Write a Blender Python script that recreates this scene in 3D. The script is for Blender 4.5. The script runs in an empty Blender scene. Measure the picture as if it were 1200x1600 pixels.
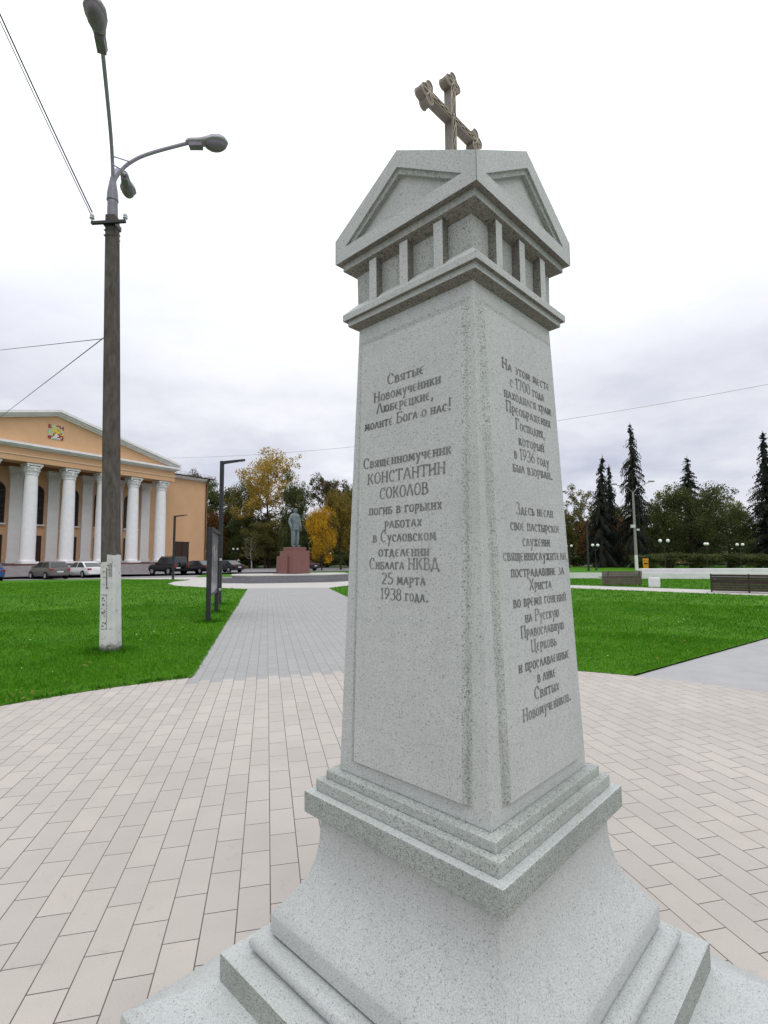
import bpy, bmesh, math, random
import numpy as np
from mathutils import Vector, Matrix
R = math.radians
scene = bpy.context.scene
COL = scene.collection

# ------------------------------------------------------------------ camera
F_PX, PITCH, ROLL, EYE = 801.8, R(5.108), R(0.402), 1.6
cam = bpy.data.cameras.new("camera"); camo = bpy.data.objects.new("camera", cam); COL.objects.link(camo)
cam.sensor_fit = 'VERTICAL'; cam.sensor_height = 36.0; cam.lens = 36.0 * F_PX / 1600.0
cam.clip_start = 0.05; cam.clip_end = 3000
_f = Vector((0, math.cos(PITCH), math.sin(PITCH))); _u0 = Vector((0, -math.sin(PITCH), math.cos(PITCH))); _x0 = Vector((1, 0, 0))
_x = math.cos(ROLL) * _x0 - math.sin(ROLL) * _u0; _u = math.sin(ROLL) * _x0 + math.cos(ROLL) * _u0
camo.matrix_world = Matrix(((_x.x, _u.x, -_f.x, 0), (_x.y, _u.y, -_f.y, 0), (_x.z, _u.z, -_f.z, EYE), (0, 0, 0, 1)))
scene.camera = camo
def at(px, py, Y):                       # survey helper: photo bearing + distance -> point
    d = _f + _x * ((px - 600) / F_PX) - _u * ((py - 800) / F_PX)
    return Vector((0, 0, EYE)) + d * (Y / d.y)

# ------------------------------------------------------------------ view, world, sun
scene.view_settings.view_transform = 'Standard'; scene.view_settings.look = 'None'
scene.view_settings.exposure = 0.0; scene.view_settings.gamma = 1.0
SUN_EL, SUN_AZ = R(52), R(150)
w = bpy.data.worlds.new("World"); scene.world = w; w.use_nodes = True
nt = w.node_tree; nt.nodes.clear()
def N(t, **k):
    n = nt.nodes.new(t)
    for a, b in k.items():
        setattr(n, a, b)
    return n
def L(a, b): nt.links.new(a, b)
def mth(op, a, b=None, clamp=False):
    n = N('ShaderNodeMath', operation=op, use_clamp=clamp)
    for i, v in enumerate((a, b)):
        if v is None: continue
        if isinstance(v, (int, float)): n.inputs[i].default_value = v
        else: L(v, n.inputs[i])
    return n.outputs[0]
sky = N('ShaderNodeTexSky', sky_type='NISHITA'); sky.sun_disc = False
sky.sun_elevation = SUN_EL; sky.sun_rotation = SUN_AZ
tc = N('ShaderNodeTexCoord'); sep = N('ShaderNodeSeparateXYZ'); L(tc.outputs['Generated'], sep.inputs[0])
zz = mth('MAXIMUM', sep.outputs[2], 0.0)
den = mth('ADD', zz, 0.16)
cx = mth('DIVIDE', sep.outputs[0], den); cy = mth('DIVIDE', sep.outputs[1], den)
cmb = N('ShaderNodeCombineXYZ'); L(cx, cmb.inputs[0]); L(cy, cmb.inputs[1]); cmb.inputs[2].default_value = 14.2
n1 = N('ShaderNodeTexNoise'); n1.inputs['Scale'].default_value = 0.6; n1.inputs['Detail'].default_value = 7; n1.inputs['Roughness'].default_value = 0.60
L(cmb.outputs[0], n1.inputs['Vector'])
lowness = mth('SUBTRACT', 1.0, mth('DIVIDE', mth('SUBTRACT', zz, 0.02), 0.58), True)     # cloud bases show towards the horizon
ramp = N('ShaderNodeValToRGB'); L(n1.outputs[0], ramp.inputs[0])
ramp.color_ramp.elements[0].position = 0.36; ramp.color_ramp.elements[0].color = (0, 0, 0, 1)
ramp.color_ramp.elements[1].position = 0.64; ramp.color_ramp.elements[1].color = (1, 1, 1, 1)
hump = mth('ADD', 0.40, mth('MULTIPLY', mth('DIVIDE', zz, 0.16, True), 0.60))
grey = mth('MULTIPLY', mth('MULTIPLY', ramp.outputs[0], hump), mth('POWER', lowness, 0.55), True)
mix = N('ShaderNodeMix', data_type='RGBA'); L(grey, mix.inputs[0])
mix.inputs[6].default_value = (1.10, 1.12, 1.17, 1); mix.inputs[7].default_value = (0.585, 0.615, 0.775, 1)
# overhead the overcast is brighter
br = mth('ADD', 0.90, mth('MULTIPLY', mth('MAXIMUM', mth('SUBTRACT', zz, 0.30), 0.0), 1.25))
mul = N('ShaderNodeMix', data_type='RGBA', blend_type='MULTIPLY'); mul.inputs[0].default_value = 1
L(mix.outputs[2], mul.inputs[6]); cbr = N('ShaderNodeCombineColor'); L(br, cbr.inputs[0]); L(br, cbr.inputs[1]); L(br, cbr.inputs[2]); L(cbr.outputs[0], mul.inputs[7])
bg1 = N('ShaderNodeBackground'); L(sky.outputs[0], bg1.inputs[0]); bg1.inputs[1].default_value = 0.05
bg2 = N('ShaderNodeBackground'); L(mul.outputs[2], bg2.inputs[0]); bg2.inputs[1].default_value = 1.0
ms = N('ShaderNodeMixShader'); ms.inputs[0].default_value = 0.93; L(bg1.outputs[0], ms.inputs[1]); L(bg2.outputs[0], ms.inputs[2])
wo = N('ShaderNodeOutputWorld'); L(ms.outputs[0], wo.inputs[0])
sl = bpy.data.lights.new("sun", 'SUN'); sl.energy = 0.6; sl.angle = R(30); sl.color = (1, 0.97, 0.92)
so = bpy.data.objects.new("sun", sl); COL.objects.link(so)
_sd = Vector((math.sin(SUN_AZ) * math.cos(SUN_EL), math.cos(SUN_AZ) * math.cos(SUN_EL), math.sin(SUN_EL)))
so.rotation_euler = _sd.to_track_quat('Z', 'Y').to_euler()

# ------------------------------------------------------------------ helpers
def faces_by_normal(o, rule):
    for p in o.data.polygons: p.material_index = rule(p.normal)
    return o
class MB:
    def __init__(s): s.v = []; s.f = []; s.m = []; s.cur = 0
    def add(s, vs, fs):
        o = len(s.v); s.v += [tuple(p) for p in vs]; s.f += [tuple(i + o for i in f) for f in fs]; s.m += [s.cur] * len(fs); return s
    def box(s, c, d, rz=0.0):
        x, y, z = d[0] / 2, d[1] / 2, d[2] / 2; ca, sa = math.cos(rz), math.sin(rz)
        vs = [(c[0] + ca * a - sa * b, c[1] + sa * a + ca * b, c[2] + e) for e in (-z, z) for a, b in ((-x, -y), (x, -y), (x, y), (-x, y))]
        return s.add(vs, [(3, 2, 1, 0), (4, 5, 6, 7), (0, 1, 5, 4), (1, 2, 6, 5), (2, 3, 7, 6), (3, 0, 4, 7)])
    def box2(s, a, b):
        return s.box([(a[i] + b[i]) / 2 for i in range(3)], [abs(b[i] - a[i]) for i in range(3)])
    def loft(s, rings, cap0=True, cap1=True, closed=False):
        n = len(rings[0]); vs = [p for r in rings for p in r]; fs = []
        m = len(rings)
        for i in range(m if closed else m - 1):
            j = (i + 1) % m
            for k in range(n):
                l = (k + 1) % n
                fs.append((i * n + k, i * n + l, j * n + l, j * n + k))
        if not closed:
            if cap0: fs.append(tuple(range(n - 1, -1, -1)))
            if cap1: fs.append(tuple((m - 1) * n + k for k in range(n)))
        return s.add(vs, fs)
    def lathe(s, c, prof, n=24, cap=True):
        rings = [[(c[0] + r * math.cos(2 * math.pi * k / n), c[1] + r * math.sin(2 * math.pi * k / n), c[2] + z) for k in range(n)] for r, z in prof]
        return s.loft(rings, cap, cap)
    def tube(s, pts, rad, n=8, cap=True):
        P = [Vector(p) for p in pts]
        if not hasattr(rad, '__len__'): rad = [rad] * len(P)
        rings = []; ref = None
        for i, p in enumerate(P):
            t = (P[min(i + 1, len(P) - 1)] - P[max(i - 1, 0)]).normalized()
            if ref is None: ref = t.orthogonal().normalized()
            ref = (ref - t * ref.dot(t)).normalized(); b = t.cross(ref)
            rings.append([p + (ref * math.cos(2 * math.pi * k / n) + b * math.sin(2 * math.pi * k / n)) * rad[i] for k in range(n)])
        return s.loft(rings, cap, cap)
    def prism(s, poly, z0, z1):              # polygon (x,y) ccw extruded in z
        n = len(poly)
        vs = [(x, y, z0) for x, y in poly] + [(x, y, z1) for x, y in poly]
        fs = [tuple(range(n - 1, -1, -1)), tuple(range(n, 2 * n))] + [(k, (k + 1) % n, n + (k + 1) % n, n + k) for k in range(n)]
        return s.add(vs, fs)
    def sphere(s, c, r, n=12, m=8, sc=(1, 1, 1)):
        rings = []
        for i in range(1, m):
            a = math.pi * i / m
            rings.append([(c[0] + sc[0] * r * math.sin(a) * math.cos(2 * math.pi * k / n), c[1] + sc[1] * r * math.sin(a) * math.sin(2 * math.pi * k / n), c[2] - sc[2] * r * math.cos(a)) for k in range(n)])
        return s.loft(rings)
    def build(s, name, mats, parent=None, smooth=None, bevel=None, loc=None, rz=None, xf=None):
        me = bpy.data.meshes.new(name)
        vs = s.v if xf is None else [tuple(xf @ Vector(p)) for p in s.v]
        me.from_pydata(vs, [], s.f)
        if not isinstance(mats, (list, tuple)): mats = [mats]
        for m in mats: me.materials.append(m)
        if len(mats) > 1: me.polygons.foreach_set('material_index', s.m)
        bm = bmesh.new(); bm.from_mesh(me); bmesh.ops.recalc_face_normals(bm, faces=bm.faces); bm.to_mesh(me); bm.free()
        if smooth is not None:
            me.polygons.foreach_set('use_smooth', [True] * len(me.polygons)); me.set_sharp_from_angle(angle=R(smooth))
        o = bpy.data.objects.new(name, me); COL.objects.link(o)
        if parent: o.parent = parent
        if loc is not None: o.location = loc
        if rz is not None: o.rotation_euler.z = rz
        if bevel:
            b = o.modifiers.new('bevel', 'BEVEL'); b.width = bevel; b.segments = 2; b.limit_method = 'ANGLE'; b.angle_limit = R(35)
        return o
def tag(o, label=None, cat=None, group=None, kind=None):
    if label: o['label'] = label
    if cat: o['category'] = cat
    if group: o['group'] = group
    if kind: o['kind'] = kind
    return o
def empty(name, loc=(0, 0, 0), rz=0.0):
    o = bpy.data.objects.new(name, None); COL.objects.link(o); o.location = loc; o.rotation_euler.z = rz; o.empty_display_size = 0.2
    return o
def copy_tree(o, parent=None):
    c = o.copy(); COL.objects.link(c)
    if parent: c.parent = parent
    for ch in list(o.children): copy_tree(ch, c)
    return c

# ------------------------------------------------------------------ materials
class Mat:
    def __init__(s, name, rough=0.7, spec=0.3, metal=0.0):
        s.m = bpy.data.materials.new(name); s.m.use_nodes = True; s.t = s.m.node_tree
        s.b = s.t.nodes['Principled BSDF']; s.b.inputs['Roughness'].default_value = rough
        s.b.inputs['Specular IOR Level'].default_value = spec; s.b.inputs['Metallic'].default_value = metal
        s._tc = None
    def n(s, t, **k):
        x = s.t.nodes.new(t)
        for a, b in k.items(): setattr(x, a, b)
        return x
    def l(s, a, b): s.t.links.new(a, b)
    def coord(s, scale=(1, 1, 1), rz=0, loc=(0, 0, 0)):
        if s._tc is None: s._tc = s.n('ShaderNodeTexCoord')
        mp = s.n('ShaderNodeMapping'); s.l(s._tc.outputs['Object'], mp.inputs[0]); mp.inputs['Scale'].default_value = scale
        mp.inputs['Rotation'].default_value = (0, 0, rz); mp.inputs['Location'].default_value = loc
        return mp.outputs[0]
    def noise(s, scale, detail=4, rough=0.55, vec=None, dist=0):
        x = s.n('ShaderNodeTexNoise'); x.inputs['Scale'].default_value = scale; x.inputs['Detail'].default_value = detail
        x.inputs['Roughness'].default_value = rough; x.inputs['Distortion'].default_value = dist; s.l(vec or s.coord(), x.inputs['Vector']); return x.outputs[0]
    def ramp(s, fac, stops, const=False):
        x = s.n('ShaderNodeValToRGB'); s.l(fac, x.inputs[0]); e = x.color_ramp.elements
        if const: x.color_ramp.interpolation = 'CONSTANT'
        while len(e) < len(stops): e.new(0.5)
        for i, (p, c) in enumerate(stops):
            e[i].position = p; e[i].color = (*c, 1) if hasattr(c, '__len__') else (c, c, c, 1)
        return x.outputs[0]
    def mix(s, fac, a, b, blend='MIX'):
        x = s.n('ShaderNodeMix', data_type='RGBA', blend_type=blend)
        for i, v in ((0, fac), (6, a), (7, b)):
            if isinstance(v, (int, float)): x.inputs[i].default_value = v if i == 0 else (v, v, v, 1)
            elif isinstance(v, tuple): x.inputs[i].default_value = (*v, 1)
            else: s.l(v, x.inputs[i])
        return x.outputs[2]
    def math(s, op, a, b=0.0, clamp=False):
        x = s.n('ShaderNodeMath', operation=op, use_clamp=clamp)
        for i, v in ((0, a), (1, b)):
            if isinstance(v, (int, float)): x.inputs[i].default_value = v
            else: s.l(v, x.inputs[i])
        return x.outputs[0]
    def col(s, c):
        if isinstance(c, tuple): s.b.inputs['Base Color'].default_value = (*c, 1)
        else: s.l(c, s.b.inputs['Base Color'])
        return s
    def bump(s, h, strength=0.3, dist=0.01):
        x = s.n('ShaderNodeBump'); x.inputs['Strength'].default_value = strength; x.inputs['Distance'].default_value = dist
        s.l(h, x.inputs['Height']); s.l(x.outputs[0], s.b.inputs['Normal']); return s

def plain(name, c, rough=0.6, spec=0.3, metal=0.0, var=0.12, scale=3.0, bump=0.0):
    m = Mat(name, rough, spec, metal)
    a = m.noise(scale, 6, 0.65)
    m.col(m.mix(m.ramp(a, [(0.3, 0.0), (0.7, 1.0)]), tuple(max(0, k * (1 - var)) for k in c), tuple(k * (1 + var) for k in c)))
    if bump: m.bump(m.noise(scale * 8, 4), bump, 0.01)
    return m.m

def granite(name, base, dark, fleck=230.0, amount=0.80, rough=0.55, bump=0.25, grime=0.35):
    m = Mat(name, rough, 0.35)
    v = m.n('ShaderNodeTexVoronoi'); v.inputs['Scale'].default_value = fleck; m.l(m.coord(), v.inputs['Vector'])
    sp = m.n('ShaderNodeSeparateColor'); m.l(v.outputs['Color'], sp.inputs[0])
    f1 = m.ramp(sp.outputs[0], [(amount, 0.0), (amount + 0.04, 1.0)])
    f2 = m.ramp(sp.outputs[1], [(0.35, 0.0), (0.9, 1.0)])
    mid = tuple(k * 0.84 for k in base); pale = tuple(min(0.8, k * 1.12) for k in base)
    c = m.mix(f2, pale, mid)
    c = m.mix(m.math('MULTIPLY', f1, 0.75), c, dark)
    v2 = m.n('ShaderNodeTexVoronoi'); v2.inputs['Scale'].default_value = fleck * 0.5; m.l(m.coord(loc=(3.1, 1.7, 0.4)), v2.inputs['Vector'])
    sp2 = m.n('ShaderNodeSeparateColor'); m.l(v2.outputs['Color'], sp2.inputs[0])
    f3 = m.ramp(sp2.outputs[0], [(0.965, 0.0), (0.98, 1.0)])
    c = m.mix(m.math('MULTIPLY', f3, 0.6), c, tuple(k * 0.6 for k in dark))
    big = m.noise(3.2, 6, 0.62)
    c = m.mix(m.math('MULTIPLY', m.ramp(big, [(0.42, 0.0), (0.75, 1.0)]), grime), c, tuple(k * 0.55 for k in (base[0], base[1], base[2] * 0.95)))
    streak = m.noise(7.0, 5, 0.6, m.coord(scale=(3.0, 3.0, 0.35)))
    c = m.mix(m.math('MULTIPLY', m.ramp(streak, [(0.5, 0.0), (0.72, 1.0)]), grime * 0.6), c, tuple(k * 0.62 for k in base))
    m.col(c); m.bump(m.math('ADD', sp.outputs[2], m.noise(60, 5)), bump, 0.0015)
    return m.m
M = {}
M['granite'] = granite('pale_granite', (0.445, 0.462, 0.450), (0.19, 0.205, 0.20), 520, 0.88, 0.55, 0.2, 0.22)
M['granite_sawn_shaded'] = granite('sawn_shaded_granite', (0.33, 0.352, 0.325), (0.10, 0.11, 0.095), 420, 0.76, 0.75, 0.5, 0.45)  # sawn finish, with the shade of upright faces put into its darker colour
M['granite_grimy'] = granite('grimy_granite', (0.39, 0.405, 0.385), (0.10, 0.11, 0.10), 400, 0.82, 0.65, 0.3, 0.75)
M['granite_rough'] = granite('rough_granite', (0.395, 0.42, 0.395), (0.12, 0.13, 0.12), 400, 0.80, 0.75, 0.5, 0.40)
_lm = Mat('engraved_letter', 0.85, 0.1)
_lm.col(_lm.mix(_lm.ramp(_lm.math('ADD', _lm.math('MULTIPLY', _lm.noise(38, 5, .7), .6), _lm.math('MULTIPLY', _lm.noise(6, 3), .4)), [(0.40, 0.0), (0.66, 1.0)]), (0.12, 0.122, 0.12), (0.265, 0.275, 0.265)))
M['letter'] = _lm.m
M['granite_under'] = granite('shaded_grimy_granite', (0.215, 0.205, 0.18), (0.05, 0.05, 0.045), 330, 0.72, 0.8, 0.4, 0.6)  # grimy stone, base colour darkened to paint in underside shade
M['cross_stone'] = granite('cross_stone', (0.25, 0.215, 0.195), (0.15, 0.13, 0.12), 500, 0.85, 0.6, 0.3, 0.3)
M['cross_carving'] = plain('cross_carving', (0.085, 0.07, 0.06), 0.8, 0.2, var=0.4, scale=60)
M['gold_edge'] = plain('worn_gold_edge', (0.38, 0.325, 0.25), 0.5, 0.4, var=0.25, scale=30)
M['concrete_dark'] = plain('weathered_concrete', (0.13, 0.115, 0.10), 0.9, 0.1, var=0.35, scale=9, bump=0.4)
M['steel_grey'] = plain('galvanised_steel', (0.19, 0.19, 0.215), 0.5, 0.4, 0.3, var=0.2, scale=8)
M['black_metal'] = plain('black_painted_metal', (0.022, 0.022, 0.026), 0.45, 0.4, var=0.25, scale=6)
M['wire'] = plain('wire', (0.07, 0.07, 0.085), 0.6)
M['wire_pale'] = plain('pale_wire', (0.22, 0.22, 0.24), 0.6)
M['ceramic'] = plain('ceramic_insulator', (0.55, 0.55, 0.55), 0.3, 0.5)
M['red_granite'] = granite('red_granite', (0.215, 0.098, 0.088), (0.09, 0.035, 0.03), 60, 0.75, 0.4, 0.05, 0.25)
M['grey_granite'] = granite('dark_grey_granite', (0.17, 0.17, 0.185), (0.07, 0.07, 0.08), 60, 0.75, 0.5, 0.05, 0.35)
M['bronze'] = plain('grey_green_patina', (0.125, 0.155, 0.168), 0.55, 0.4, var=0.3, scale=5)
M['white_stucco'] = plain('white_stucco', (0.78, 0.78, 0.79), 0.8, 0.15, var=0.06, scale=1.5)
M['pilaster'] = plain('pale_grey_stucco', (0.80, 0.79, 0.78), 0.85, 0.1, var=0.06, scale=1.2)
M['peach'] = plain('peach_stucco', (0.62, 0.385, 0.225), 0.9, 0.1, var=0.06, scale=0.5)
M['peach_light'] = plain('peach_moulding', (0.66, 0.50, 0.36), 0.9, 0.1, var=0.05, scale=0.8)
M['cornice'] = plain('painted_cornice', (0.80, 0.79, 0.80), 0.8, 0.15, var=0.1, scale=1.0)
M['roof'] = plain('sheet_metal_roof', (0.36, 0.36, 0.37), 0.5, 0.4, 0.2, var=0.2, scale=0.8)
M['dark_wood'] = plain('dark_brown_wood', (0.05, 0.028, 0.022), 0.55, 0.3, var=0.25, scale=4)
M['plinth_red'] = plain('red_brown_plinth', (0.13, 0.065, 0.06), 0.7, 0.2, var=0.2, scale=2)
M['stair'] = plain('grey_stair_stone', (0.30, 0.275, 0.28), 0.8, 0.15, var=0.15, scale=1.5)
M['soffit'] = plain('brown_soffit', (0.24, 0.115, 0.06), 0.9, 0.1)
M['glass_dark'] = plain('dark_window_glass', (0.02, 0.024, 0.028), 0.08, 0.6, var=0.3, scale=0.8)
M['tyre'] = plain('tyre_rubber', (0.015, 0.015, 0.015), 0.9, 0.1)
M['rim'] = plain('alloy_rim', (0.42, 0.42, 0.44), 0.35, 0.5, 0.5)
M['tail_red'] = plain('red_lamp_glass', (0.30, 0.015, 0.02), 0.2, 0.5)
M['plate'] = plain('number_plate_white', (0.7, 0.7, 0.7), 0.5)
M['chrome'] = plain('chrome_trim', (0.6, 0.6, 0.62), 0.15, 0.5, 0.9)
M['bench_wood'] = plain('weathered_bench_slat', (0.105, 0.085, 0.07), 0.7, 0.2, var=0.25, scale=5)
M['bench_dark'] = plain('dark_bench_slat', (0.05, 0.038, 0.032), 0.7, 0.2, var=0.25, scale=5)
M['white_concrete'] = plain('pale_concrete', (0.66, 0.66, 0.65), 0.85, 0.15, var=0.12, scale=1.5, bump=0.1)
M['globe'] = plain('opal_globe', (0.8, 0.8, 0.8), 0.3, 0.4, var=0.02)
M['yellow'] = plain('yellow_orange_paint', (0.60, 0.27, 0.015), 0.5, 0.3)
M['bark'] = plain('tree_bark', (0.055, 0.043, 0.034), 0.95, 0.1, var=0.35, scale=2.5, bump=0.5)
M['birch'] = plain('pale_bark', (0.36, 0.35, 0.32), 0.9, 0.1, var=0.35, scale=3)
M['pink'] = plain('pink_plaster', (0.55, 0.34, 0.26), 0.9, 0.1)
M['roof_red'] = plain('brown_tile_roof', (0.20, 0.10, 0.075), 0.8, 0.1)

# ------------------------------------------------------------------ ground materials
PAXIS = R(12.8)                       # the paths and paving courses run 12.8 degrees west of the view axis
AX = (-math.sin(PAXIS), math.cos(PAXIS)); BX = (math.cos(PAXIS), math.sin(PAXIS))
def pavers(name, c1, c2, joint, bw=0.305, rh=0.1475, offx=0.0, offy=0.0, tint=None, mort=0.0028, stain=0.5, bump=0.5):
    m = Mat(name, 0.8, 0.2)
    m._tc = m.n('ShaderNodeTexCoord')
    rot = m.n('ShaderNodeMapping', vector_type='POINT'); m.l(m._tc.outputs['Object'], rot.inputs[0])
    rot.inputs['Rotation'].default_value = (0, 0, -(PAXIS + math.pi / 2)); rot.inputs['Location'].default_value = (offx, offy, 0)
    b = m.n('ShaderNodeTexBrick', offset=0.5, offset_frequency=2, squash=1.0)
    m.l(rot.outputs[0], b.inputs['Vector'])
    b.inputs['Scale'].default_value = 1.0; b.inputs['Brick Width'].default_value = bw; b.inputs['Row Height'].default_value = rh
    b.inputs['Mortar Size'].default_value = mort; b.inputs['Mortar Smooth'].default_value = 0.25; b.inputs['Bias'].default_value = 0.0
    b.inputs['Color1'].default_value = (*c1, 1); b.inputs['Color2'].default_value = (*c2, 1); b.inputs['Mortar'].default_value = (*joint, 1)
    c = b.outputs['Color']
    big = m.noise(0.9, 6, 0.65)
    c = m.mix(m.math('MULTIPLY', m.ramp(big, [(0.40, 0.0), (0.72, 1.0)]), stain), c, tuple(k * 0.72 for k in c1))
    sp = m.noise(9.0, 5, 0.7)
    c = m.mix(m.math('MULTIPLY', m.ramp(sp, [(0.60, 0.0), (0.72, 1.0)]), 0.34), c, tuple(k * 0.55 for k in c1))
    fine = m.noise(180.0, 3, 0.6)
    c = m.mix(m.ramp(fine, [(0.3, 0.88), (0.7, 1.0)]), 0.0, c)
    x = m.n('ShaderNodeMix', data_type='RGBA', blend_type='MULTIPLY'); x.inputs[0].default_value = 1
    m.l(b.outputs['Color'], x.inputs[6])
    m.col(c)
    h = m.math('SUBTRACT', m.math('MULTIPLY', fine, 0.15), m.math('MULTIPLY', b.outputs['Fac'], 1.0))
    m.bump(h, bump, 0.004)
    return m.m
M['pave'] = pavers('pink_grey_pavers', (0.482, 0.440, 0.400), (0.43, 0.395, 0.362), (0.085, 0.070, 0.062), offx=0.15, offy=0.035)
M['pave_grey'] = pavers('grey_pavers', (0.345, 0.341, 0.335), (0.32, 0.316, 0.311), (0.16, 0.158, 0.16), offx=0.02, offy=0.03, stain=0.15, mort=0.003)
M['pave_plain'] = plain('smooth_grey_paving', (0.34, 0.335, 0.34), 0.85, 0.15, var=0.08, scale=2.0, bump=0.1)
M['pave_beige'] = plain('beige_paving', (0.44, 0.42, 0.40), 0.85, 0.15, var=0.08, scale=0.8, bump=0.1)
M['asphalt'] = plain('worn_asphalt', (0.215, 0.205, 0.21), 0.9, 0.2, var=0.15, scale=0.5, bump=0.2)
def grassmat(name, a, b, c3, rough=0.65):
    m = Mat(name, rough, 0.04)
    n1 = m.noise(0.55, 6, 0.6); n2 = m.noise(6.0, 5, 0.65)
    c = m.mix(m.ramp(n1, [(0.35, 0.0), (0.65, 1.0)]), a, b)
    c = m.mix(m.ramp(n2, [(0.48, 0.0), (0.75, 0.85)]), c, c3)
    m.col(c); m.bump(m.noise(30, 5, 0.7), 0.6, 0.03)
    return m.m
M['lawn'] = grassmat('lawn_soil_green', (0.044, 0.145, 0.005), (0.070, 0.188, 0.009), (0.037, 0.105, 0.007))
M['blade'] = grassmat('grass_blade', (0.048, 0.180, 0.005), (0.086, 0.238, 0.008), (0.037, 0.140, 0.005), 0.7)
M['ground'] = grassmat('rough_ground', (0.035, 0.060, 0.014), (0.05, 0.075, 0.02), (0.05, 0.045, 0.022))

CX, CY, RP = 0.275, 1.892, 6.0
def sheet(name, poly, z, mat, sub=0):
    me = bpy.data.meshes.new(name); me.from_pydata([(x, y, z) for x, y in poly], [], [tuple(range(len(poly)))])
    me.materials.append(mat); o = bpy.data.objects.new(name, me); COL.objects.link(o); o['kind'] = 'structure'
    bm = bmesh.new(); bm.from_mesh(me)
    bmesh.ops.recalc_face_normals(bm, faces=bm.faces)
    for f in bm.faces:
        if f.normal.z < 0: f.normal_flip()
    bmesh.ops.triangulate(bm, faces=bm.faces); bm.to_mesh(me); bm.free()
    return o
def arc(a0, a1, n, r=RP): return [(CX + r * math.cos(R(a0 + (a1 - a0) * i / n)), CY + r * math.sin(R(a0 + (a1 - a0) * i / n))) for i in range(n + 1)]
sheet('ground', [(1500 * math.cos(a * math.pi / 24), 1500 * math.sin(a * math.pi / 24)) for a in range(48)], -0.030, M['ground'])
sheet('road', [(-75, 41.2), (-31, 41.2), (-22, 42.9), (-14, 42), (-8, 50), (12, 56), (14, 72), (-2, 92), (-26, 84), (-34, 70), (-75, 20)], -0.020, M['asphalt'])
sheet('pavement', [(-22.4, 43.4), (-15.15, 40.3), (-15.3, 37.5), (-14.4, 34.2), (-12.6, 31.3), (-10.1, 29.3), (-7.6, 28.0), (-2.9, 27.4), (-2.16, 30.0), (9.3, 26.0), (10.64, 29.27), (1, 36), (-1, 44), (-4.5, 50.5), (-10.86, 45.6), (-17.1, 46.6), (-22.4, 44.8)], -0.012, M['pave_beige'])
sheet('walkway', [(9.25, 26.6), (17.9, 17.58), (24.0, 11.0), (26.2, 13.2), (15.18, 24.62), (10.64, 29.27)], -0.008, M['pave_beige'])
# main path: 4.27 m wide, stepped junction with the round plaza
def pl(a, b): return (CX + AX[0] * a + BX[0] * b, CY + AX[1] * a + BX[1] * b)
BL, BR = -1.695, 2.57
sheet('path', [pl(4.8, BL), pl(4.8, BR), pl(26.6, BR), pl(27.5, BL)], -0.004, M['pave_grey'])
# plaza: circle whose edge towards the path ends in whole pavers
pts = arc(119.2, 360 + 77.6, 110)
row = 0.1475; nrow = int(round((BR - BL) / row)); random.seed(4)
step = []
for k in range(nrow - 1, -1, -1):
    b0 = BL + (BR - BL) * k / nrow; b1 = BL + (BR - BL) * (k + 1) / nrow
    aa = 5.50 + (0.15 if k % 2 else 0.0) + 0.06 * ((b0 + b1) / 2 - 0.4)
    step += [pl(aa, b1), pl(aa, b0)]
sheet('plaza', pts + step, 0.0, M['pave'])
def dirv(p, q): d = Vector((q[0] - p[0], q[1] - p[1])); return d.normalized()
rp0 = (3.35, 7.09); rd = Vector((4.13, 3.11)).normalized(); rn = Vector((rd.y, -rd.x))
rq = [(rp0[0] - rd.x * .6, rp0[1] - rd.y * .6), (rp0[0] + rd.x * 17.9, rp0[1] + rd.y * 17.9)]
sheet('side_path', [rq[0], rq[1], (rq[1][0] + rn.x * 4.4, rq[1][1] + rn.y * 4.4), (rq[0][0] + rn.x * 4.4, rq[0][1] + rn.y * 4.4)], -0.016, M['pave_plain'])
LAWN_L = arc(200, 118.9, 30) + [pl(26.6, BL), (-10.1, 29.28), (-12.6, 31.3), (-14.38, 34.2), (-15.25, 37.5), (-15.15, 40.3), (-18.5, 42.0), (-22.03, 43.3), (-31.0, 41.6), (-60, 41.0), (-60, -6), (-8, -2)]
LAWN_R = arc(59.6, 77.3, 8) + [pl(26.2, BR), (-2.16, 30.05), (9.3, 26.4), (15.15, 20.5), (17.66, 17.87)]
LAWN_W = [(10.64, 29.27), (15.18, 24.62), (26.2, 13.2), (40, 20), (40, 33), (25.65, 34.9), (22.1, 35.5), (13.6, 38.1), (3, 42), (1, 36)]
LAWN_F = [(-17.1, 46.5), (-10.9, 45.5), (-13.4, 56), (-18.6, 53)]
LAWN_S = [(-9.3, 61), (-4.3, 62), (3, 56), (-2.6, 50.5), (-8.5, 52)]
LAWN_B = [(2, 43), (13.6, 39), (22, 36.6), (34, 34), (60, 60), (60, 84), (30, 92), (5, 80)]
LAWN_E = [(rq[0][0] + rn.x * 4.4, rq[0][1] + rn.y * 4.4)] + [(rq[1][0] + rn.x * 4.4, rq[1][1] + rn.y * 4.4), (60, 0), (60, -30), (5, -30)]
for i, (pgn, z) in enumerate(((LAWN_L, 0.006), (LAWN_R, 0.006), (LAWN_W, -0.002), (LAWN_F, 0.006), (LAWN_S, 0.006), (LAWN_B, -0.002), (LAWN_E, -0.020))):
    sheet('lawn', pgn, z, M['lawn'])
sheet('far_path', [(20, 88), (60, 79), (60, 82), (20, 92)], 0.004, M['pave_beige'])

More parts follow.
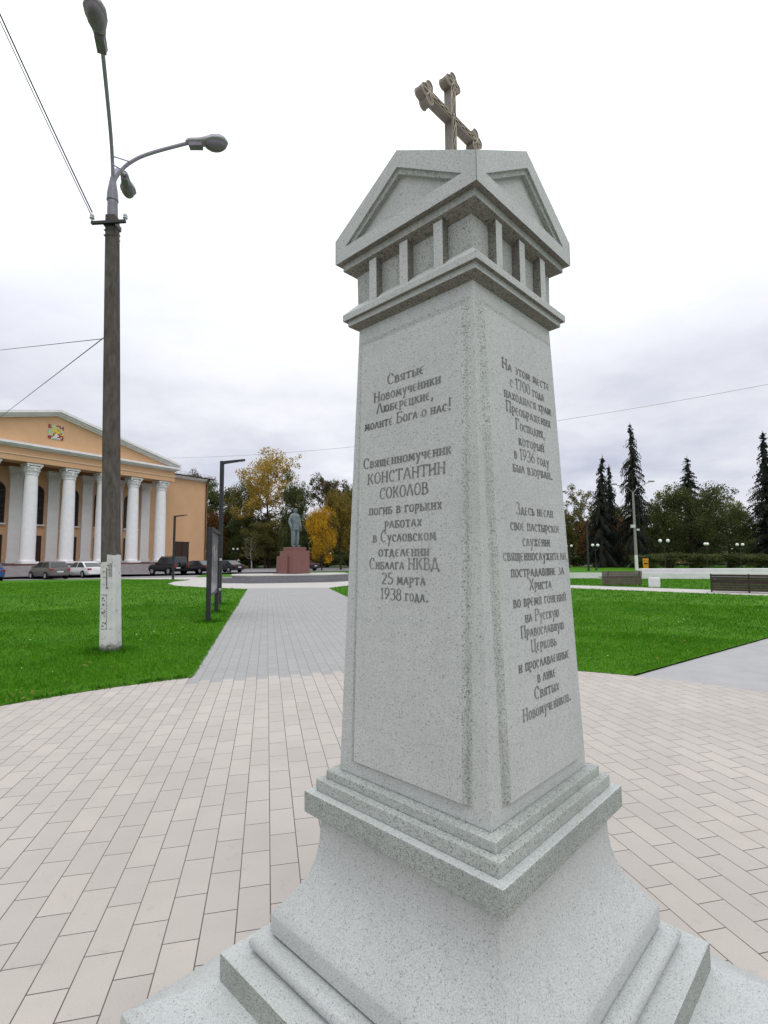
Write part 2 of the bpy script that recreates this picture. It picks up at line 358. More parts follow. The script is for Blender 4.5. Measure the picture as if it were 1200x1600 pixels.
def inpoly(P, poly):
    x, y = P[:, 0], P[:, 1]; c = np.zeros(len(P), bool); n = len(poly)
    for i in range(n):
        x1, y1 = poly[i]; x2, y2 = poly[(i + 1) % n]
        hit = ((y1 > y) != (y2 > y)) & (x < (x2 - x1) * (y - y1) / ((y2 - y1) or 1e-9) + x1); c ^= hit
    return c
def tri_mesh(name, V, mat, per=3):
    """V: (n, per, 3) array, one polygon per row"""
    n = len(V); me = bpy.data.meshes.new(name)
    me.vertices.add(n * per); me.vertices.foreach_set('co', np.ascontiguousarray(V, np.float32).ravel())
    me.loops.add(n * per); me.loops.foreach_set('vertex_index', np.arange(n * per, dtype=np.int32))
    me.polygons.add(n); me.polygons.foreach_set('loop_start', np.arange(0, n * per, per, dtype=np.int32))
    me.polygons.foreach_set('loop_total', np.full(n, per, np.int32)); me.update(calc_edges=True)
    me.materials.append(mat); return me
rng = np.random.default_rng(7)
def blades(poly, rmin, rmax, dens, hgt, wid, bbox):
    A = (bbox[2] - bbox[0]) * (bbox[3] - bbox[1]); n = int(A * dens)
    P = np.stack([rng.uniform(bbox[0], bbox[2], n), rng.uniform(bbox[1], bbox[3], n)], 1)
    d = np.hypot(P[:, 0], P[:, 1]); P = P[(d >= rmin) & (d < rmax) & (np.abs(P[:, 0]) < P[:, 1] * 0.95 + 1.5)]
    P = P[inpoly(P, poly)]; P = P + rng.normal(0, .022, P.shape)
    # drop spots at random in patches so the sward is uneven
    n = len(P); a = rng.uniform(0, 2 * np.pi, n)
    patch = 0.85 + 0.2 * np.sin(P[:, 0] * 1.9 + np.sin(P[:, 1] * 1.3) * 2) * np.sin(P[:, 1] * 1.3 + P[:, 0] * .7 + 2 * np.sin(P[:, 0] * .6)) + rng.normal(0, .12, n)
    h = hgt * rng.uniform(0.45, 1.25, n) * patch; wd = wid * rng.uniform(.6, 1.3, n)
    lean = rng.normal(0, 0.5, (n, 2)) * h[:, None]
    V = np.zeros((n, 3, 3)); dx = np.stack([np.cos(a), np.sin(a)], 1) * wd[:, None] / 2
    V[:, 0, :2] = P - dx; V[:, 1, :2] = P + dx; V[:, 2, :2] = P + lean; V[:, 2, 2] = h; V[:, :2, 2] = -0.004
    return V
bl = [blades(LAWN_L, 0, 12, 2600, 0.055, 0.009, (-11, 2, 0, 12)), blades(LAWN_L, 12, 20, 700, 0.06, 0.018, (-19, 6, 0, 20)), blades(LAWN_L, 20, 45, 130, 0.06, 0.04, (-40, 10, 0, 45)),
      blades(LAWN_R, 0, 12, 2600, 0.055, 0.009, (-2, 4, 12, 12)), blades(LAWN_R, 12, 20, 700, 0.06, 0.018, (-6, 5, 18, 20)), blades(LAWN_R, 20, 34, 130, 0.06, 0.04, (-6, 12, 20, 32)),
      blades(LAWN_W, 20, 50, 90, 0.06, 0.04, (0, 12, 40, 43))]
g = bpy.data.objects.new('grass', tri_mesh('grass', np.concatenate(bl), M['blade'])); COL.objects.link(g)
tag(g, 'short bright green grass covering the lawns beside the paving', 'grass', kind='stuff')
# a few clover heads and fallen leaves along the kerb of the left lawn
def scatter(n, poly, box, size, z):
    P = np.stack([rng.uniform(box[0], box[2], n * 6), rng.uniform(box[1], box[3], n * 6)], 1); P = P[inpoly(P, poly)][:n]; n = len(P)
    a = rng.uniform(0, 6.28, n); s = size * rng.uniform(.6, 1.3, n); V = np.zeros((n, 4, 3))
    for k in range(4):
        t = a + k * math.pi / 2; rr = s * (1.0 if k % 2 else 0.6)
        V[:, k, 0] = P[:, 0] + np.cos(t) * rr; V[:, k, 1] = P[:, 1] + np.sin(t) * rr; V[:, k, 2] = z + rng.uniform(0, .02, n)
    return V
M['dead_leaf'] = plain('fallen_leaf', (0.20, 0.105, 0.035), 0.7, 0.2, var=0.5, scale=6)
M['clover'] = plain('white_clover', (0.55, 0.6, 0.35), 0.7, 0.2, var=0.2, scale=6)
def ring_grass(c, r0, r1, n, h, seed):
    r_ = np.random.default_rng(seed); a = r_.uniform(0, 6.283, n); rr = r_.uniform(r0, r1, n); P = np.stack([c[0] + rr * np.cos(a), c[1] + rr * np.sin(a)], 1)
    hh = h * r_.uniform(.4, 1.2, n) * (1 - .6 * (rr - r0) / (r1 - r0)); b = r_.uniform(0, 6.283, n); V = np.zeros((n, 3, 3)); dx = np.stack([np.cos(b), np.sin(b)], 1) * .006
    V[:, 0, :2] = P - dx; V[:, 1, :2] = P + dx; V[:, 2, :2] = P + r_.normal(0, .35, (n, 2)) * hh[:, None]; V[:, 2, 2] = hh; return V
M['tuft'] = grassmat('long_grass_blade', (0.026, 0.105, 0.006), (0.038, 0.13, 0.008), (0.034, 0.095, 0.01), 0.7)
rg = [ring_grass((-4.84, 9.15), .12, .52, 1100, .10, 1), ring_grass((-4.51, 13.29), .06, .4, 700, .10, 2), ring_grass((-5.06, 15.63), .06, .4, 600, .10, 3), ring_grass((-5.8, 18.2), .06, .45, 600, .10, 4)]
for k in range(70):
    t_ = rng.uniform(-60, 60); q_ = (CX + (RP + .05) * math.cos(R(150 + t_ * .5)), CY + (RP + .05) * math.sin(R(150 + t_ * .5))); rg.append(ring_grass(q_, .0, .10, 26, .06, 10 + k))
o = bpy.data.objects.new('long_grass', tri_mesh('long_grass', np.concatenate(rg), M['tuft'])); COL.objects.link(o)
tag(o, 'darker long grass growing round the feet of the lamp posts and board', 'grass', kind='stuff')
o = bpy.data.objects.new('fallen_leaves', tri_mesh('fallen_leaves', np.concatenate([scatter(12, LAWN_L, (-4.4, 5.6, -3.9, 6.3), .025, .03), scatter(90, LAWN_L, (-14, 6, -2, 24), .028, .03), scatter(110, LAWN_R, (-2, 7, 12, 20), .028, .03), scatter(14, LAWN_R, (11, 20, 18, 26), .08, .03)]), M['dead_leaf'], 4)); COL.objects.link(o)
tag(o, 'brown and orange fallen leaves scattered over the lawns', 'leaves', kind='stuff')
o = bpy.data.objects.new('clover', tri_mesh('clover', np.concatenate([scatter(70, LAWN_L, (-12, 6, -2, 16), .013, .035), scatter(60, LAWN_R, (-1, 7, 10, 14), .013, .035)]), M['clover'], 4)); COL.objects.link(o)
tag(o, 'tiny pale clover heads dotted through the lawns', 'clover', kind='stuff')

# ------------------------------------------------------------------ lettering: a broad-nib stroke alphabet
def ea(cx, cy, rx, ry, a0, a1, n=10): return [(cx + rx * math.cos(R(a0 + (a1 - a0) * i / n)), cy + ry * math.sin(R(a0 + (a1 - a0) * i / n))) for i in range(n + 1)]
S0 = lambda x: [(x, 0), (x, 1)]
GL = {
 'А': (.66, [[(0, 0), (.30, 1)], [(.30, 1), (.36, 1), (.64, 0)], [(.12, .36), (.52, .36)]]),
 'Б': (.58, [S0(.08), [(.08, 1), (.54, 1), (.54, .88)], [(.08, .56)] + ea(.26, .28, .30, .28, 90, -90) + [(.08, 0)]]),
 'В': (.58, [S0(.08), [(.08, 1)] + ea(.24, .77, .24, .23, 90, -90) + [(.08, .54)], [(.08, .54)] + ea(.27, .27, .29, .27, 90, -90) + [(.08, 0)]]),
 'Г': (.50, [S0(.08), [(.08, 1), (.48, 1), (.48, .80)]]),
 'Д': (.68, [[(.12, .1), (.28, 1)], [(.28, 1), (.36, 1), (.56, .1)], [(0, -.16), (0, .1), (.68, .1), (.68, -.16)]]),
 'Е': (.52, [ea(.30, .5, .28, .5, 62, 298, 16), [(.06, .52), (.44, .52)]]),
 'Ж': (.84, [S0(.42), [(.02, 1), (.42, .5), (.82, 1)], [(.02, 0), (.42, .5), (.82, 0)]]),
 'З': (.50, [ea(.22, .76, .22, .24, 140, -80, 10), ea(.22, .26, .26, .28, 84, -150, 12)]),
 'И': (.64, [S0(.08), S0(.56), [(.08, .34), (.56, .66)]]),
 'Й': (.64, [S0(.08), S0(.56), [(.08, .34), (.56, .66)], ea(.32, 1.28, .16, .12, 190, 350, 6)]),
 'К': (.60, [S0(.08), [(.08, .48), (.28, .56), (.54, 1)], [(.28, .56), (.58, 0)]]),
 'Л': (.62, [[(0, 0), (.26, 1)], [(.26, 1), (.34, 1), (.60, 0)]]),
 'М': (.80, [[(.04, 0), (.12, 1)], [(.12, 1), (.40, .22), (.66, 1)], [(.66, 1), (.76, 0)]]),
 'Н': (.64, [S0(.08), S0(.56), [(.08, .60), (.56, .42)]]),
 'О': (.62, [ea(.31, .5, .28, .5, 0, 360, 20)]),
 'П': (.64, [S0(.08), S0(.56), [(.0, 1), (.64, 1)]]),
 'Р': (.56, [S0(.08), [(.08, 1)] + ea(.26, .74, .28, .26, 90, -90) + [(.08, .48)]]),
 'С': (.56, [ea(.31, .5, .28, .5, 50, 310, 16), [(.49, .88), (.49, .72)]]),
 'Т': (.62, [S0(.31), [(.0, .84), (.0, 1), (.62, 1), (.62, .84)]]),
 'У': (.60, [[(.04, 1), (.30, .42)], [(.58, 1), (.24, -.10), (.10, -.22)]]),
 'Х': (.60, [[(.03, 1), (.57, 0)], [(.57, 1), (.03, 0)]]),
 'Ц': (.68, [S0(.08), S0(.54), [(.08, .02), (.66, .02), (.66, -.2)]]),
 'Ч': (.58, [[(.08, 1), (.08, .62)] + ea(.28, .62, .20, .18, 180, 270, 5) + [(.50, .46)], S0(.50)]),
 'Ш': (.86, [S0(.08), S0(.43), S0(.78), [(.08, .02), (.78, .02)]]),
 'Щ': (.90, [S0(.08), S0(.43), S0(.78), [(.08, .02), (.88, .02), (.88, -.2)]]),
 'Ы': (.80, [S0(.08), [(.08, .56)] + ea(.24, .28, .26, .28, 90, -90) + [(.08, 0)], S0(.72)]),
 'Ь': (.54, [S0(.08), [(.08, .56)] + ea(.24, .28, .28, .28, 90, -90) + [(.08, 0)]]),
 'Э': (.54, [ea(.22, .5, .28, .5, 120, -120, 16), [(.10, .52), (.48, .52)]]),
 'Ю': (.88, [S0(.08), [(.08, .5), (.32, .5)], ea(.58, .5, .26, .5, 0, 360, 20)]),
 'Я': (.58, [S0(.50), [(.50, 1)] + ea(.32, .74, .28, .26, 90, 270) + [(.50, .48)], [(.30, .48), (.04, 0)]]),
 '0': (.54, [ea(.27, .5, .24, .5, 0, 360, 20)]), '1': (.36, [S0(.22), [(.04, .80), (.22, 1)]]),
 '2': (.50, [ea(.24, .72, .22, .28, 160, -30, 10) + [(.03, .02)], [(.03, .02), (.48, .02)]]),
 '3': (.50, [ea(.22, .76, .22, .24, 150, -80, 10), ea(.22, .26, .26, .28, 84, -150, 12)]),
 '5': (.50, [[(.46, 1), (.10, 1), (.08, .58)], [(.08, .56)] + ea(.22, .30, .26, .30, 80, -150, 12)]),
 '6': (.54, [[(.44, 1), (.14, .62)] + ea(.27, .30, .23, .30, 170, 360 + 170, 18)]), '7': (.50, [[(.02, .84), (.02, 1), (.48, 1), (.18, 0)]]),
 '8': (.52, [ea(.26, .76, .19, .24, 0, 360, 16), ea(.26, .26, .24, .27, 0, 360, 16)]),
 '9': (.54, [[(.10, 0), (.40, .38)] + ea(.27, .70, .23, .30, -10, -370, 18)]),
 ',': (.24, [[(.12, .12), (.05, -.22)]]), '.': (.24, [[(.12, .0), (.12, .16)]]), '!': (.26, [[(.13, .32), (.13, 1.12)], [(.13, .0), (.13, .15)]]),
}
def stroke_quads(pts, tv, th):
    out = []; n = len(pts); off = []
    for i in range(n):
        a = pts[max(i - 1, 0)]; b = pts[min(i + 1, n - 1)]; dx, dy = b[0] - a[0], b[1] - a[1]; l = math.hypot(dx, dy) or 1
        dx, dy = dx / l, dy / l; hw = 0.5 * math.hypot(tv * dy, th * dx); off.append((-dy * hw, dx * hw))
    for i in range(n - 1):
        p, q = pts[i], pts[i + 1]; o1, o2 = off[i], off[i + 1]
        if n > 2 and i == 0 and False: pass
        out.append([(p[0] + o1[0], p[1] + o1[1]), (p[0] - o1[0], p[1] - o1[1]), (q[0] - o2[0], q[1] - o2[1]), (q[0] + o2[0], q[1] + o2[1])])
    return out
def split_corners(pts):
    runs = [[pts[0]]]
    for i in range(1, len(pts)):
        runs[-1].append(pts[i])
        if i < len(pts) - 1:
            a = Vector((pts[i][0] - pts[i - 1][0], pts[i][1] - pts[i - 1][1])); b = Vector((pts[i + 1][0] - pts[i][0], pts[i + 1][1] - pts[i][1]))
            if a.length > 1e-6 and b.length > 1e-6 and a.angle(b) > R(50): runs.append([pts[i]])
    return runs
def text_line(txt, width, cap, lower=0.63):
    """quads (list of 4 (u,v) points, layer) for one centred line; glyphs squeezed to the measured width"""
    adv = []; x = 0
    for ch in txt:
        if ch == ' ': x += .34; continue
        up = ch.upper(); gw, st = GL[up]; k = 1.0 if (ch == up) else lower
        adv.append((x, gw * k, st, k, up)); x += gw * k + .15
    x -= .15; sx = width / x; quads = []
    for li, (x0, gw, st, k, up) in enumerate(adv):
        for si, pl_ in enumerate(st):
            tv, th = .16, .075; dy = -.20 if (k < 1 and up in 'РУ') else 0.0
            for run in split_corners(pl_):
                pts = [(x0 + p[0] * k, p[1] * (k - dy) + dy) for p in run]
                for qd in stroke_quads(pts, tv, th): quads.append(([(q[0] * sx - width / 2, q[1] * cap) for q in qd], (si * 2) % 7))
            for e in (pl_[0], pl_[-1]):                     # wedge serifs on upright stems
                if len(pl_) == 2 and abs(pl_[0][0] - pl_[1][0]) < .13 and e[1] in (0, 1):
                    c = (x0 + e[0] * k, e[1] * (k - dy) + dy); s_ = -1 if e[1] == 1 else 1
                    qd = [(c[0] - .14, c[1]), (c[0] + .14, c[1] + .02 * s_), (c[0] + .09, c[1] + .10 * s_), (c[0] - .09, c[1] + .08 * s_)]
                    quads.append(([(q[0] * sx - width / 2, q[1] * cap) for q in qd], 7))
    return quads
TEXT_L = [("Святые", .164, -.008, 2.220), ("Новомученики", .299, -.007, 2.169), ("Люберецкие,", .257, -.012, 2.125), ("молите Бога о нас!", .384, -.007, 2.073),
 ("Священномученик", .387, -.009, 1.934), ("КОНСТАНТИН", .342, -.009, 1.875), ("СОКОЛОВ", .212, -.012, 1.818), ("погиб в горьких", .319, -.010, 1.765), ("работах", .161, -.012, 1.716),
 ("в Сусловском", .274, -.011, 1.670), ("отделении", .219, -.010, 1.621), ("Сиблага НКВД", .301, -.012, 1.578), ("25 марта", .188, -.009, 1.529), ("1938 года.", .207, -.005, 1.478)]
TEXT_R = [("На этом месте", .323, .027, 2.222), ("с 1700 года", .232, .026, 2.171), ("находился храм", .319, .028, 2.127), ("Преображения", .304, .027, 2.081), ("Господня,", .201, .030, 2.032), ("который", .174, .030, 1.981),
 ("в 1936 году", .238, .027, 1.932), ("был взорван.", .272, .032, 1.888), ("Здесь несли", .251, .026, 1.752), ("свое пастырское", .336, .028, 1.700), ("служение", .193, .026, 1.651), ("священнослужители,", .440, .027, 1.605),
 ("пострадавшие за", .360, .027, 1.554), ("Христа", .150, .030, 1.510), ("во время гонений", .358, .030, 1.462), ("на Русскую", .229, .031, 1.412), ("Православную", .292, .031, 1.367), ("Церковь", .170, .028, 1.320),
 ("и прославленные", .342, .031, 1.268), ("в лике", .122, .032, 1.222), ("Святых", .165, .029, 1.175), ("Новомучеников.", .328, .032, 1.125)]

# ------------------------------------------------------------------ the granite obelisk
ob = empty('memorial_obelisk', (CX, CY, 0), R(1.071 - 45.0))
tag(ob, 'tall pale grey granite obelisk with Cyrillic inscriptions, gabled top and carved cross', 'monument')
def sq(s, z): return [(-s, -s, z), (s, -s, z), (s, s, z), (-s, s, z)]
def stack(prof): return MB().loft([sq(s, z) for s, z in prof])
stack([(.822, -.03), (.830, .055), (.826, .075), (.812, .088), (.60, .1765), (.56, .1765)]).build('base_slab', M['granite'], ob, smooth=25)
faces_by_normal(stack([(.597, .176), (.597, .2615), (.594, .2645), (.47, .2645)]).build('plinth', [M['granite'], M['granite_sawn_shaded']], ob), lambda n_: 1 if n_.z < .5 else 0)  # plinth sides take the stone with shade painted in
tor = [(.47, .2640)] + [(.500 + .029 * math.cos(R(a)), .2915 + .0275 * math.sin(R(a))) for a in range(-90, 91, 15)] + [(.486, .3165), (.44, .3165)]
stack(tor).build('torus_moulding', M['granite'], ob, smooth=40)
stack([(.462, .3160), (.462, .3250)]).build('bed_joint', M['cross_carving'], ob)
fl = [(.45, .3240), (.4740, .3242), (.4765, .3270), (.4772, .383), (.4755, .3875), (.457, .410), (.434, .440), (.4085, .475), (.3885, .510), (.3745, .545), (.3650, .580), (.3595, .620), (.3570, .660), (.3565, .7178)]
stack(fl).build('flared_pedestal', M['granite'], ob, smooth=30)
sl_ = MB(); sl_.loft([sq(.3975, .7178), sq(.3975, .789)])
faces_by_normal(sl_.build('abacus_slab', [M['granite'], M['granite_sawn_shaded']], ob, bevel=.003), lambda n_: 1 if n_.z < .5 else 0)
stack([(.3687, .7892), (.3687, .8286)]).build('lower_step', M['granite_rough'], ob, bevel=.003)
stack([(.3430, .8288), (.3430, .8590)]).build('upper_step', M['granite_rough'], ob, bevel=.003)
def sh(z): return .3095 - (z - .859) * .03235
stack([(sh(.8592), .8592), (sh(2.50), 2.50)]).build('shaft', M['granite'], ob, bevel=.003)
# raised panels, coved at their edges
def onface(k, u, d, z):                 # k: 0 = local -y face, 1 = +x, 2 = +y, 3 = -x ; u to the right seen from outside
    r = sh(z) + d
    return [(u, -r, z), (r, u, z), (-u, r, z), (-r, -u, z)][k]
for k in range(4):
    mb = MB(); U, Z0, Z1 = .247, .902, 2.408; rings = []
    for ins, d in ((-.004, -.002), (-.002, .0008), (.010, .003), (.018, .0075), (.022, .0125), (.0245, .0140)):
        rings.append([onface(k, u, d, z) for u, z in ((-U + ins, Z0 + ins * .4), (U - ins, Z0 + ins * .4), (U - ins, Z1 - ins), (-U + ins, Z1 - ins))])
    mb.cur = 1; mb.loft(rings, True, False); mb.cur = 0; mb.add(rings[-1], [(0, 1, 2, 3)]); p = mb.build('panel', [M['granite'], M['granite_rough']], ob, smooth=50)
    TT = {0: TEXT_L, 1: TEXT_R}.get(k)
    if TT:
        tb = MB()
        for txt, wd, c, z in TT:
            cap = .038 if txt.isupper() else .037
            for qd, lay in text_line(txt, wd, cap): 
                tb.add([onface(k, c + q[0], .0144 + lay * .00012, z - .016 + q[1]) for q in qd], [(0, 1, 2, 3)])
        tb.build('inscription', M['letter'], p)
under = lambda n_: 1 if n_.z < -.3 else 0  # downward faces get the stone with painted underside shade
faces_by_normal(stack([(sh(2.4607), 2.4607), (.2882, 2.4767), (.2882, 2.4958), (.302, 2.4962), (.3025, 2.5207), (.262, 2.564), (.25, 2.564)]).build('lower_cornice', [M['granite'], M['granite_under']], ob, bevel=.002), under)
stack([(.2605, 2.5638), (.2620, 2.690)]).build('frieze', M['granite_grimy'], ob)
for k in range(4):
    for u in (-.150, .0, .150):
        mb = MB(); rot = Matrix.Rotation(k * math.pi / 2, 4, 'Z'); r0, r1 = .2595, .2915
        vs = [(u + a, -r, z) for z in (2.528, 2.689) for a, r in ((-.019, r0), (-.019, r1), (.019, r1), (.019, r0))]
        mb.add([tuple(rot @ Vector(v)) for v in vs], [(0, 1, 2, 3), (7, 6, 5, 4), (0, 4, 5, 1), (1, 5, 6, 2), (2, 6, 7, 3), (3, 7, 4, 0)])
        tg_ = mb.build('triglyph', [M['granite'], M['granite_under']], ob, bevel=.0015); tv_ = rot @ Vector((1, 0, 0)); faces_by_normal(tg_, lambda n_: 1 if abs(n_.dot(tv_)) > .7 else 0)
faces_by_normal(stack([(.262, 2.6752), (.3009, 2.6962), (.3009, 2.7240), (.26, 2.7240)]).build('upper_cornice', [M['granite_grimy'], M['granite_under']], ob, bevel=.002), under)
# cross-gabled cap with stepped recessed pediments
cap = MB(); S, ZB, ZC, ZA = .3212, 2.7238, 2.8195, 3.008
def fr(k, u, d, z):
    r = S - d; return [(u, -r, z), (r, u, z), (-u, r, z), (-r, -u, z)][k]
cap.add(sq(S, ZB), [(3, 2, 1, 0)])
for k in range(4):
    out = [(-S, ZB), (S, ZB), (S, ZC), (0, ZA), (-S, ZC)]
    t1 = [(-.268, 2.774), (.268, 2.774), (0, 2.946)]
    t2 = [(-.236, 2.777), (.236, 2.777), (0, 2.926)]
    V = [fr(k, u, 0, z) for u, z in out] + [fr(k, u, 0, z) for u, z in t1] + [fr(k, u, .008, z) for u, z in t1] + [fr(k, u, .010, z) for u, z in t2] + [fr(k, u, .026, z) for u, z in t2] + [(0, 0, ZA)]
    F = [(0, 1, 6, 5), (1, 2, 6), (2, 3, 7, 6), (3, 4, 5, 7), (4, 0, 5)]
    for a, b in ((5, 8), (8, 11), (11, 14)):
        for i in range(3): F.append((a + i, a + (i + 1) % 3, b + (i + 1) % 3, b + i))
    F.append((14, 15, 16)); F += [(2, 17, 3), (3, 17, 4)]
    cap.add(V, F)
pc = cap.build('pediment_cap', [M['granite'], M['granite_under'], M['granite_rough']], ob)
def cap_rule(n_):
    if n_.z < -.9: return 1  # flat underside: shade painted into the stone colour
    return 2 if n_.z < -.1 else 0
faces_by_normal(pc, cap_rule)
for a in range(4):
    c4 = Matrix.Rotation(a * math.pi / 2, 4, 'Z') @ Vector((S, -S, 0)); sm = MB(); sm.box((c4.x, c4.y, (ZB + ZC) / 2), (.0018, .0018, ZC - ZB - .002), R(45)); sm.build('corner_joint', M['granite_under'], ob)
# trefoil-ended cross standing on the cap; its carved face looks along local +x
def cross_outline():
    P = []
    hw, top, arm, zc = .0125, .172, .180, .36
    def tref(cx, cy, dx, dy):           # lobes at an arm end; (dx,dy) = outward direction
        nx, ny = -dy, dx; pts = []
        base = (cx, cy)
        for (ox, oy, r, a0, a1) in ((-.006, -.027, .0195, -215, 10), (.020, 0, .0195, -62, 62), (-.006, .027, .0195, -10, 215)):
            for i in range(11):
                a = R(a0 + (a1 - a0) * i / 10); px, py = ox + r * math.cos(a), oy + r * math.sin(a)
                pts.append((base[0] + dx * px + nx * py, base[1] + dy * px + ny * py))
        return pts
    P += [(hw, -.40), (hw, -hw)] + [(arm - .045, -hw)] + tref(arm - .022, 0, 1, 0) + [(arm - .045, hw), (hw, hw)]
    P += [(hw, top - .045)] + tref(0, top - .022, 0, 1) + [(-hw, top - .045), (-hw, hw)]
    P += [(-arm + .045, hw)] + tref(-arm + .022, 0, -1, 0) + [(-arm + .045, -hw), (-hw, -hw), (-hw, -.40)]
    return P
cr = empty('cross', (0, 0, 3.330), 0); cr.parent = ob
CO = cross_outline(); n = len(CO); dep = .0165
mb = MB(); mb.add([(dep * s, y, z) for s in (-1, 1) for y, z in CO], [tuple(range(n)), tuple(range(2 * n - 1, n - 1, -1))] + [(i, (i + 1) % n, n + (i + 1) % n, n + i) for i in range(n)])
mb.build('cross_body', M['cross_stone'], cr)
for sd in (1, -1):
    rim = MB()
    rim.tube([(sd * (dep + .0005), y, z) for y, z in CO], .0026, 5)
    rim.build('raised_edge', M['gold_edge'], cr, smooth=60)
    pl2 = MB(); pl2.add([(sd * (dep + t_), y * .0, z) for t_ in (0,) for y, z in ()], [])
    fp_ = [(-.0105, -.39), (.0105, -.39), (.0105, .150), (-.0105, .150)]; pl2.add([(sd * (dep + .0006), y, z) for y, z in fp_], [(0, 1, 2, 3)]); pl2.add([(sd * (dep + .0009), z, y) for y, z in ((-.0105, -.165), (.0105, -.165), (.0105, .165), (-.0105, .165))], [(0, 1, 2, 3)])
    pl2.build('carved_ground', M['cross_carving'], cr)
    cv = MB()
    for a, b, n_ in (((0, -.38), (0, .148), 26), ((-.165, 0), (.165, 0), 20)):
        for ph in (0, math.pi):
            pts = []
            for i in range(n_ * 2 + 1):
                t = i / (n_ * 2); o_ = .0075 * math.sin(t * n_ * 1.15 + ph)
                y, z = a[0] + (b[0] - a[0]) * t, a[1] + (b[1] - a[1]) * t
                pts.append((sd * (dep + .001 + .0008 * (a[0] != 0)), y + (o_ if a[0] == 0 else 0), z + (o_ if a[0] != 0 else 0)))
            cv.tube(pts, .0022, 4)
    for cxy in ((0, .150), (.158, 0), (-.158, 0)):
        for k in range(6):
            a = k * math.pi / 3; cv.tube([(sd * (dep + .0013), cxy[0], cxy[1]), (sd * (dep + .0022), cxy[0] + .026 * math.cos(a), cxy[1] + .026 * math.sin(a))], .0034, 4)
    cv.build('carved_braid', M['gold_edge'], cr, smooth=60)

# ------------------------------------------------------------------ palace of culture (local x runs along the front, local y into the building)
UV = Vector((.531, .847)).normalized()
pal = empty('palace_building', (-30.2, 69.0, 0), math.atan2(UV.y, UV.x))
tag(pal, 'peach classical palace with white column portico and pediment beyond the car park', 'building')
SP = 3.95; NC = 8; ZB_, ZC_, ZE_, ZCo, ZAp = 1.28, 12.15, 12.15, 14.1, 18.1
U0, U1 = -SP * (NC - 1) - 1.35, 1.35; NW = 3.6; UL, UR_ = -39.0, 10.5
# body walls
mb = MB(); mb.box2((UL, NW, -.2), (UR_, NW + 30, 13.55)); mb.build('wall', M['peach'], pal)
mb = MB(); mb.box2((UL - .05, NW - .06, -.2), (UR_ + .06, NW - .001, 1.30)); mb.box2((UR_ + .001, NW - .06, -.2), (UR_ + .06, NW + 30, 1.30)); mb.build('plinth', M['plinth_red'], pal)
mb = MB(); mb.box2((U0 - .5, -2.05, -.2), (U1 + .5, NW - .07, 1.24))
mb.build('terrace_floor', M['plinth_red'], pal)
mb = MB()
for k in range(6): mb.box2((U0 - .8 - .0, -2.06 - .36 * (k + 1), -.2), (U1 + .8, -2.06 - .36 * k - .003, 1.05 - .19 * k))
mb.build('stairs', M['stair'], pal)
mb = MB()
for ring in ((0, 13.55, .0), (.12, 13.72, 0), (.50, 13.80, 0), (.62, 13.98, 0), (.62, 14.10, 0)): pass
def eaves(mb, ins):                      # moulded eaves along the wings
    for (d0, d1, z0, z1) in ((0, .18, 13.555, 13.70), (.0, .55, 13.705, 13.86), (0, .70, 13.865, 14.10)):
        mb.box2((U1 + .8, NW - d1, z0), (UR_ + d1, NW + 30, z1)); mb.box2((UL - d1, NW - d1, z0), (U0 - .8, NW + 30, z1))
mb = MB(); eaves(mb, 0); mb.build('eaves_cornice', M['cornice'], pal)
mb = MB(); mb.add([(UL - .8, NW - .8, 14.103), (UR_ + .8, NW - .8, 14.103), (UR_ + .8, NW + 30, 14.103), (UL - .8, NW + 30, 14.103), (UL + 9, NW + 11, 16.4), (UR_ - 9, NW + 11, 16.4), (UR_ - 9, NW + 24, 16.4), (UL + 9, NW + 24, 16.4)],
    [(0, 1, 5, 4), (1, 2, 6, 5), (2, 3, 7, 6), (3, 0, 4, 7), (4, 5, 6, 7), (3, 2, 1, 0)])
mb.add([(U0 - .75, -.77, 14.55), (U1 + .75, -.77, 14.55), (U1 + .75, 16, 14.55), (U0 - .75, 16, 14.55), ((U0 + U1) / 2, -.77, ZAp + .42), ((U0 + U1) / 2, 16, ZAp + .42)], [(0, 1, 4), (2, 3, 5), (1, 2, 5, 4), (3, 0, 4, 5), (3, 2, 1, 0)])
mb.build('roof', M['roof'], pal)
# entablature and pediment
mb = MB(); mb.box2((U0, -.95, ZE_), (U1, NW - .003, 13.56)); mb.build('entablature', M['peach'], pal)
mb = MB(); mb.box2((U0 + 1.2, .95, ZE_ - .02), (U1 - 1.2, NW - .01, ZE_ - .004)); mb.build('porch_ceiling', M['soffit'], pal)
mb = MB(); mb.box2((U0 - .06, -1.03, 12.75), (U1 + .06, NW - .01, 12.86)); mb.build('string_course', M['peach_light'], pal)
mb = MB()
for d, z0, z1 in ((.14, 13.565, 13.70), (.42, 13.705, 13.83), (.62, 13.835, 14.06)): mb.box2((U0 - d, -.95 - d, z0), (U1 + d, NW - .02, z1))
mb.build('cornice', M['cornice'], pal)
UM = (U0 + U1) / 2
mb = MB(); mb.add([(U0 + .1, y, 14.062) for y in (-.80, 2.6)] + [(U1 - .1, y, 14.062) for y in (-.80, 2.6)] + [(UM, y, ZAp - .05) for y in (-.80, 2.6)], [(0, 2, 4), (1, 5, 3), (0, 1, 3, 2), (2, 3, 5, 4), (0, 4, 5, 1)])
mb.build('pediment', M['peach'], pal)
mb = MB()
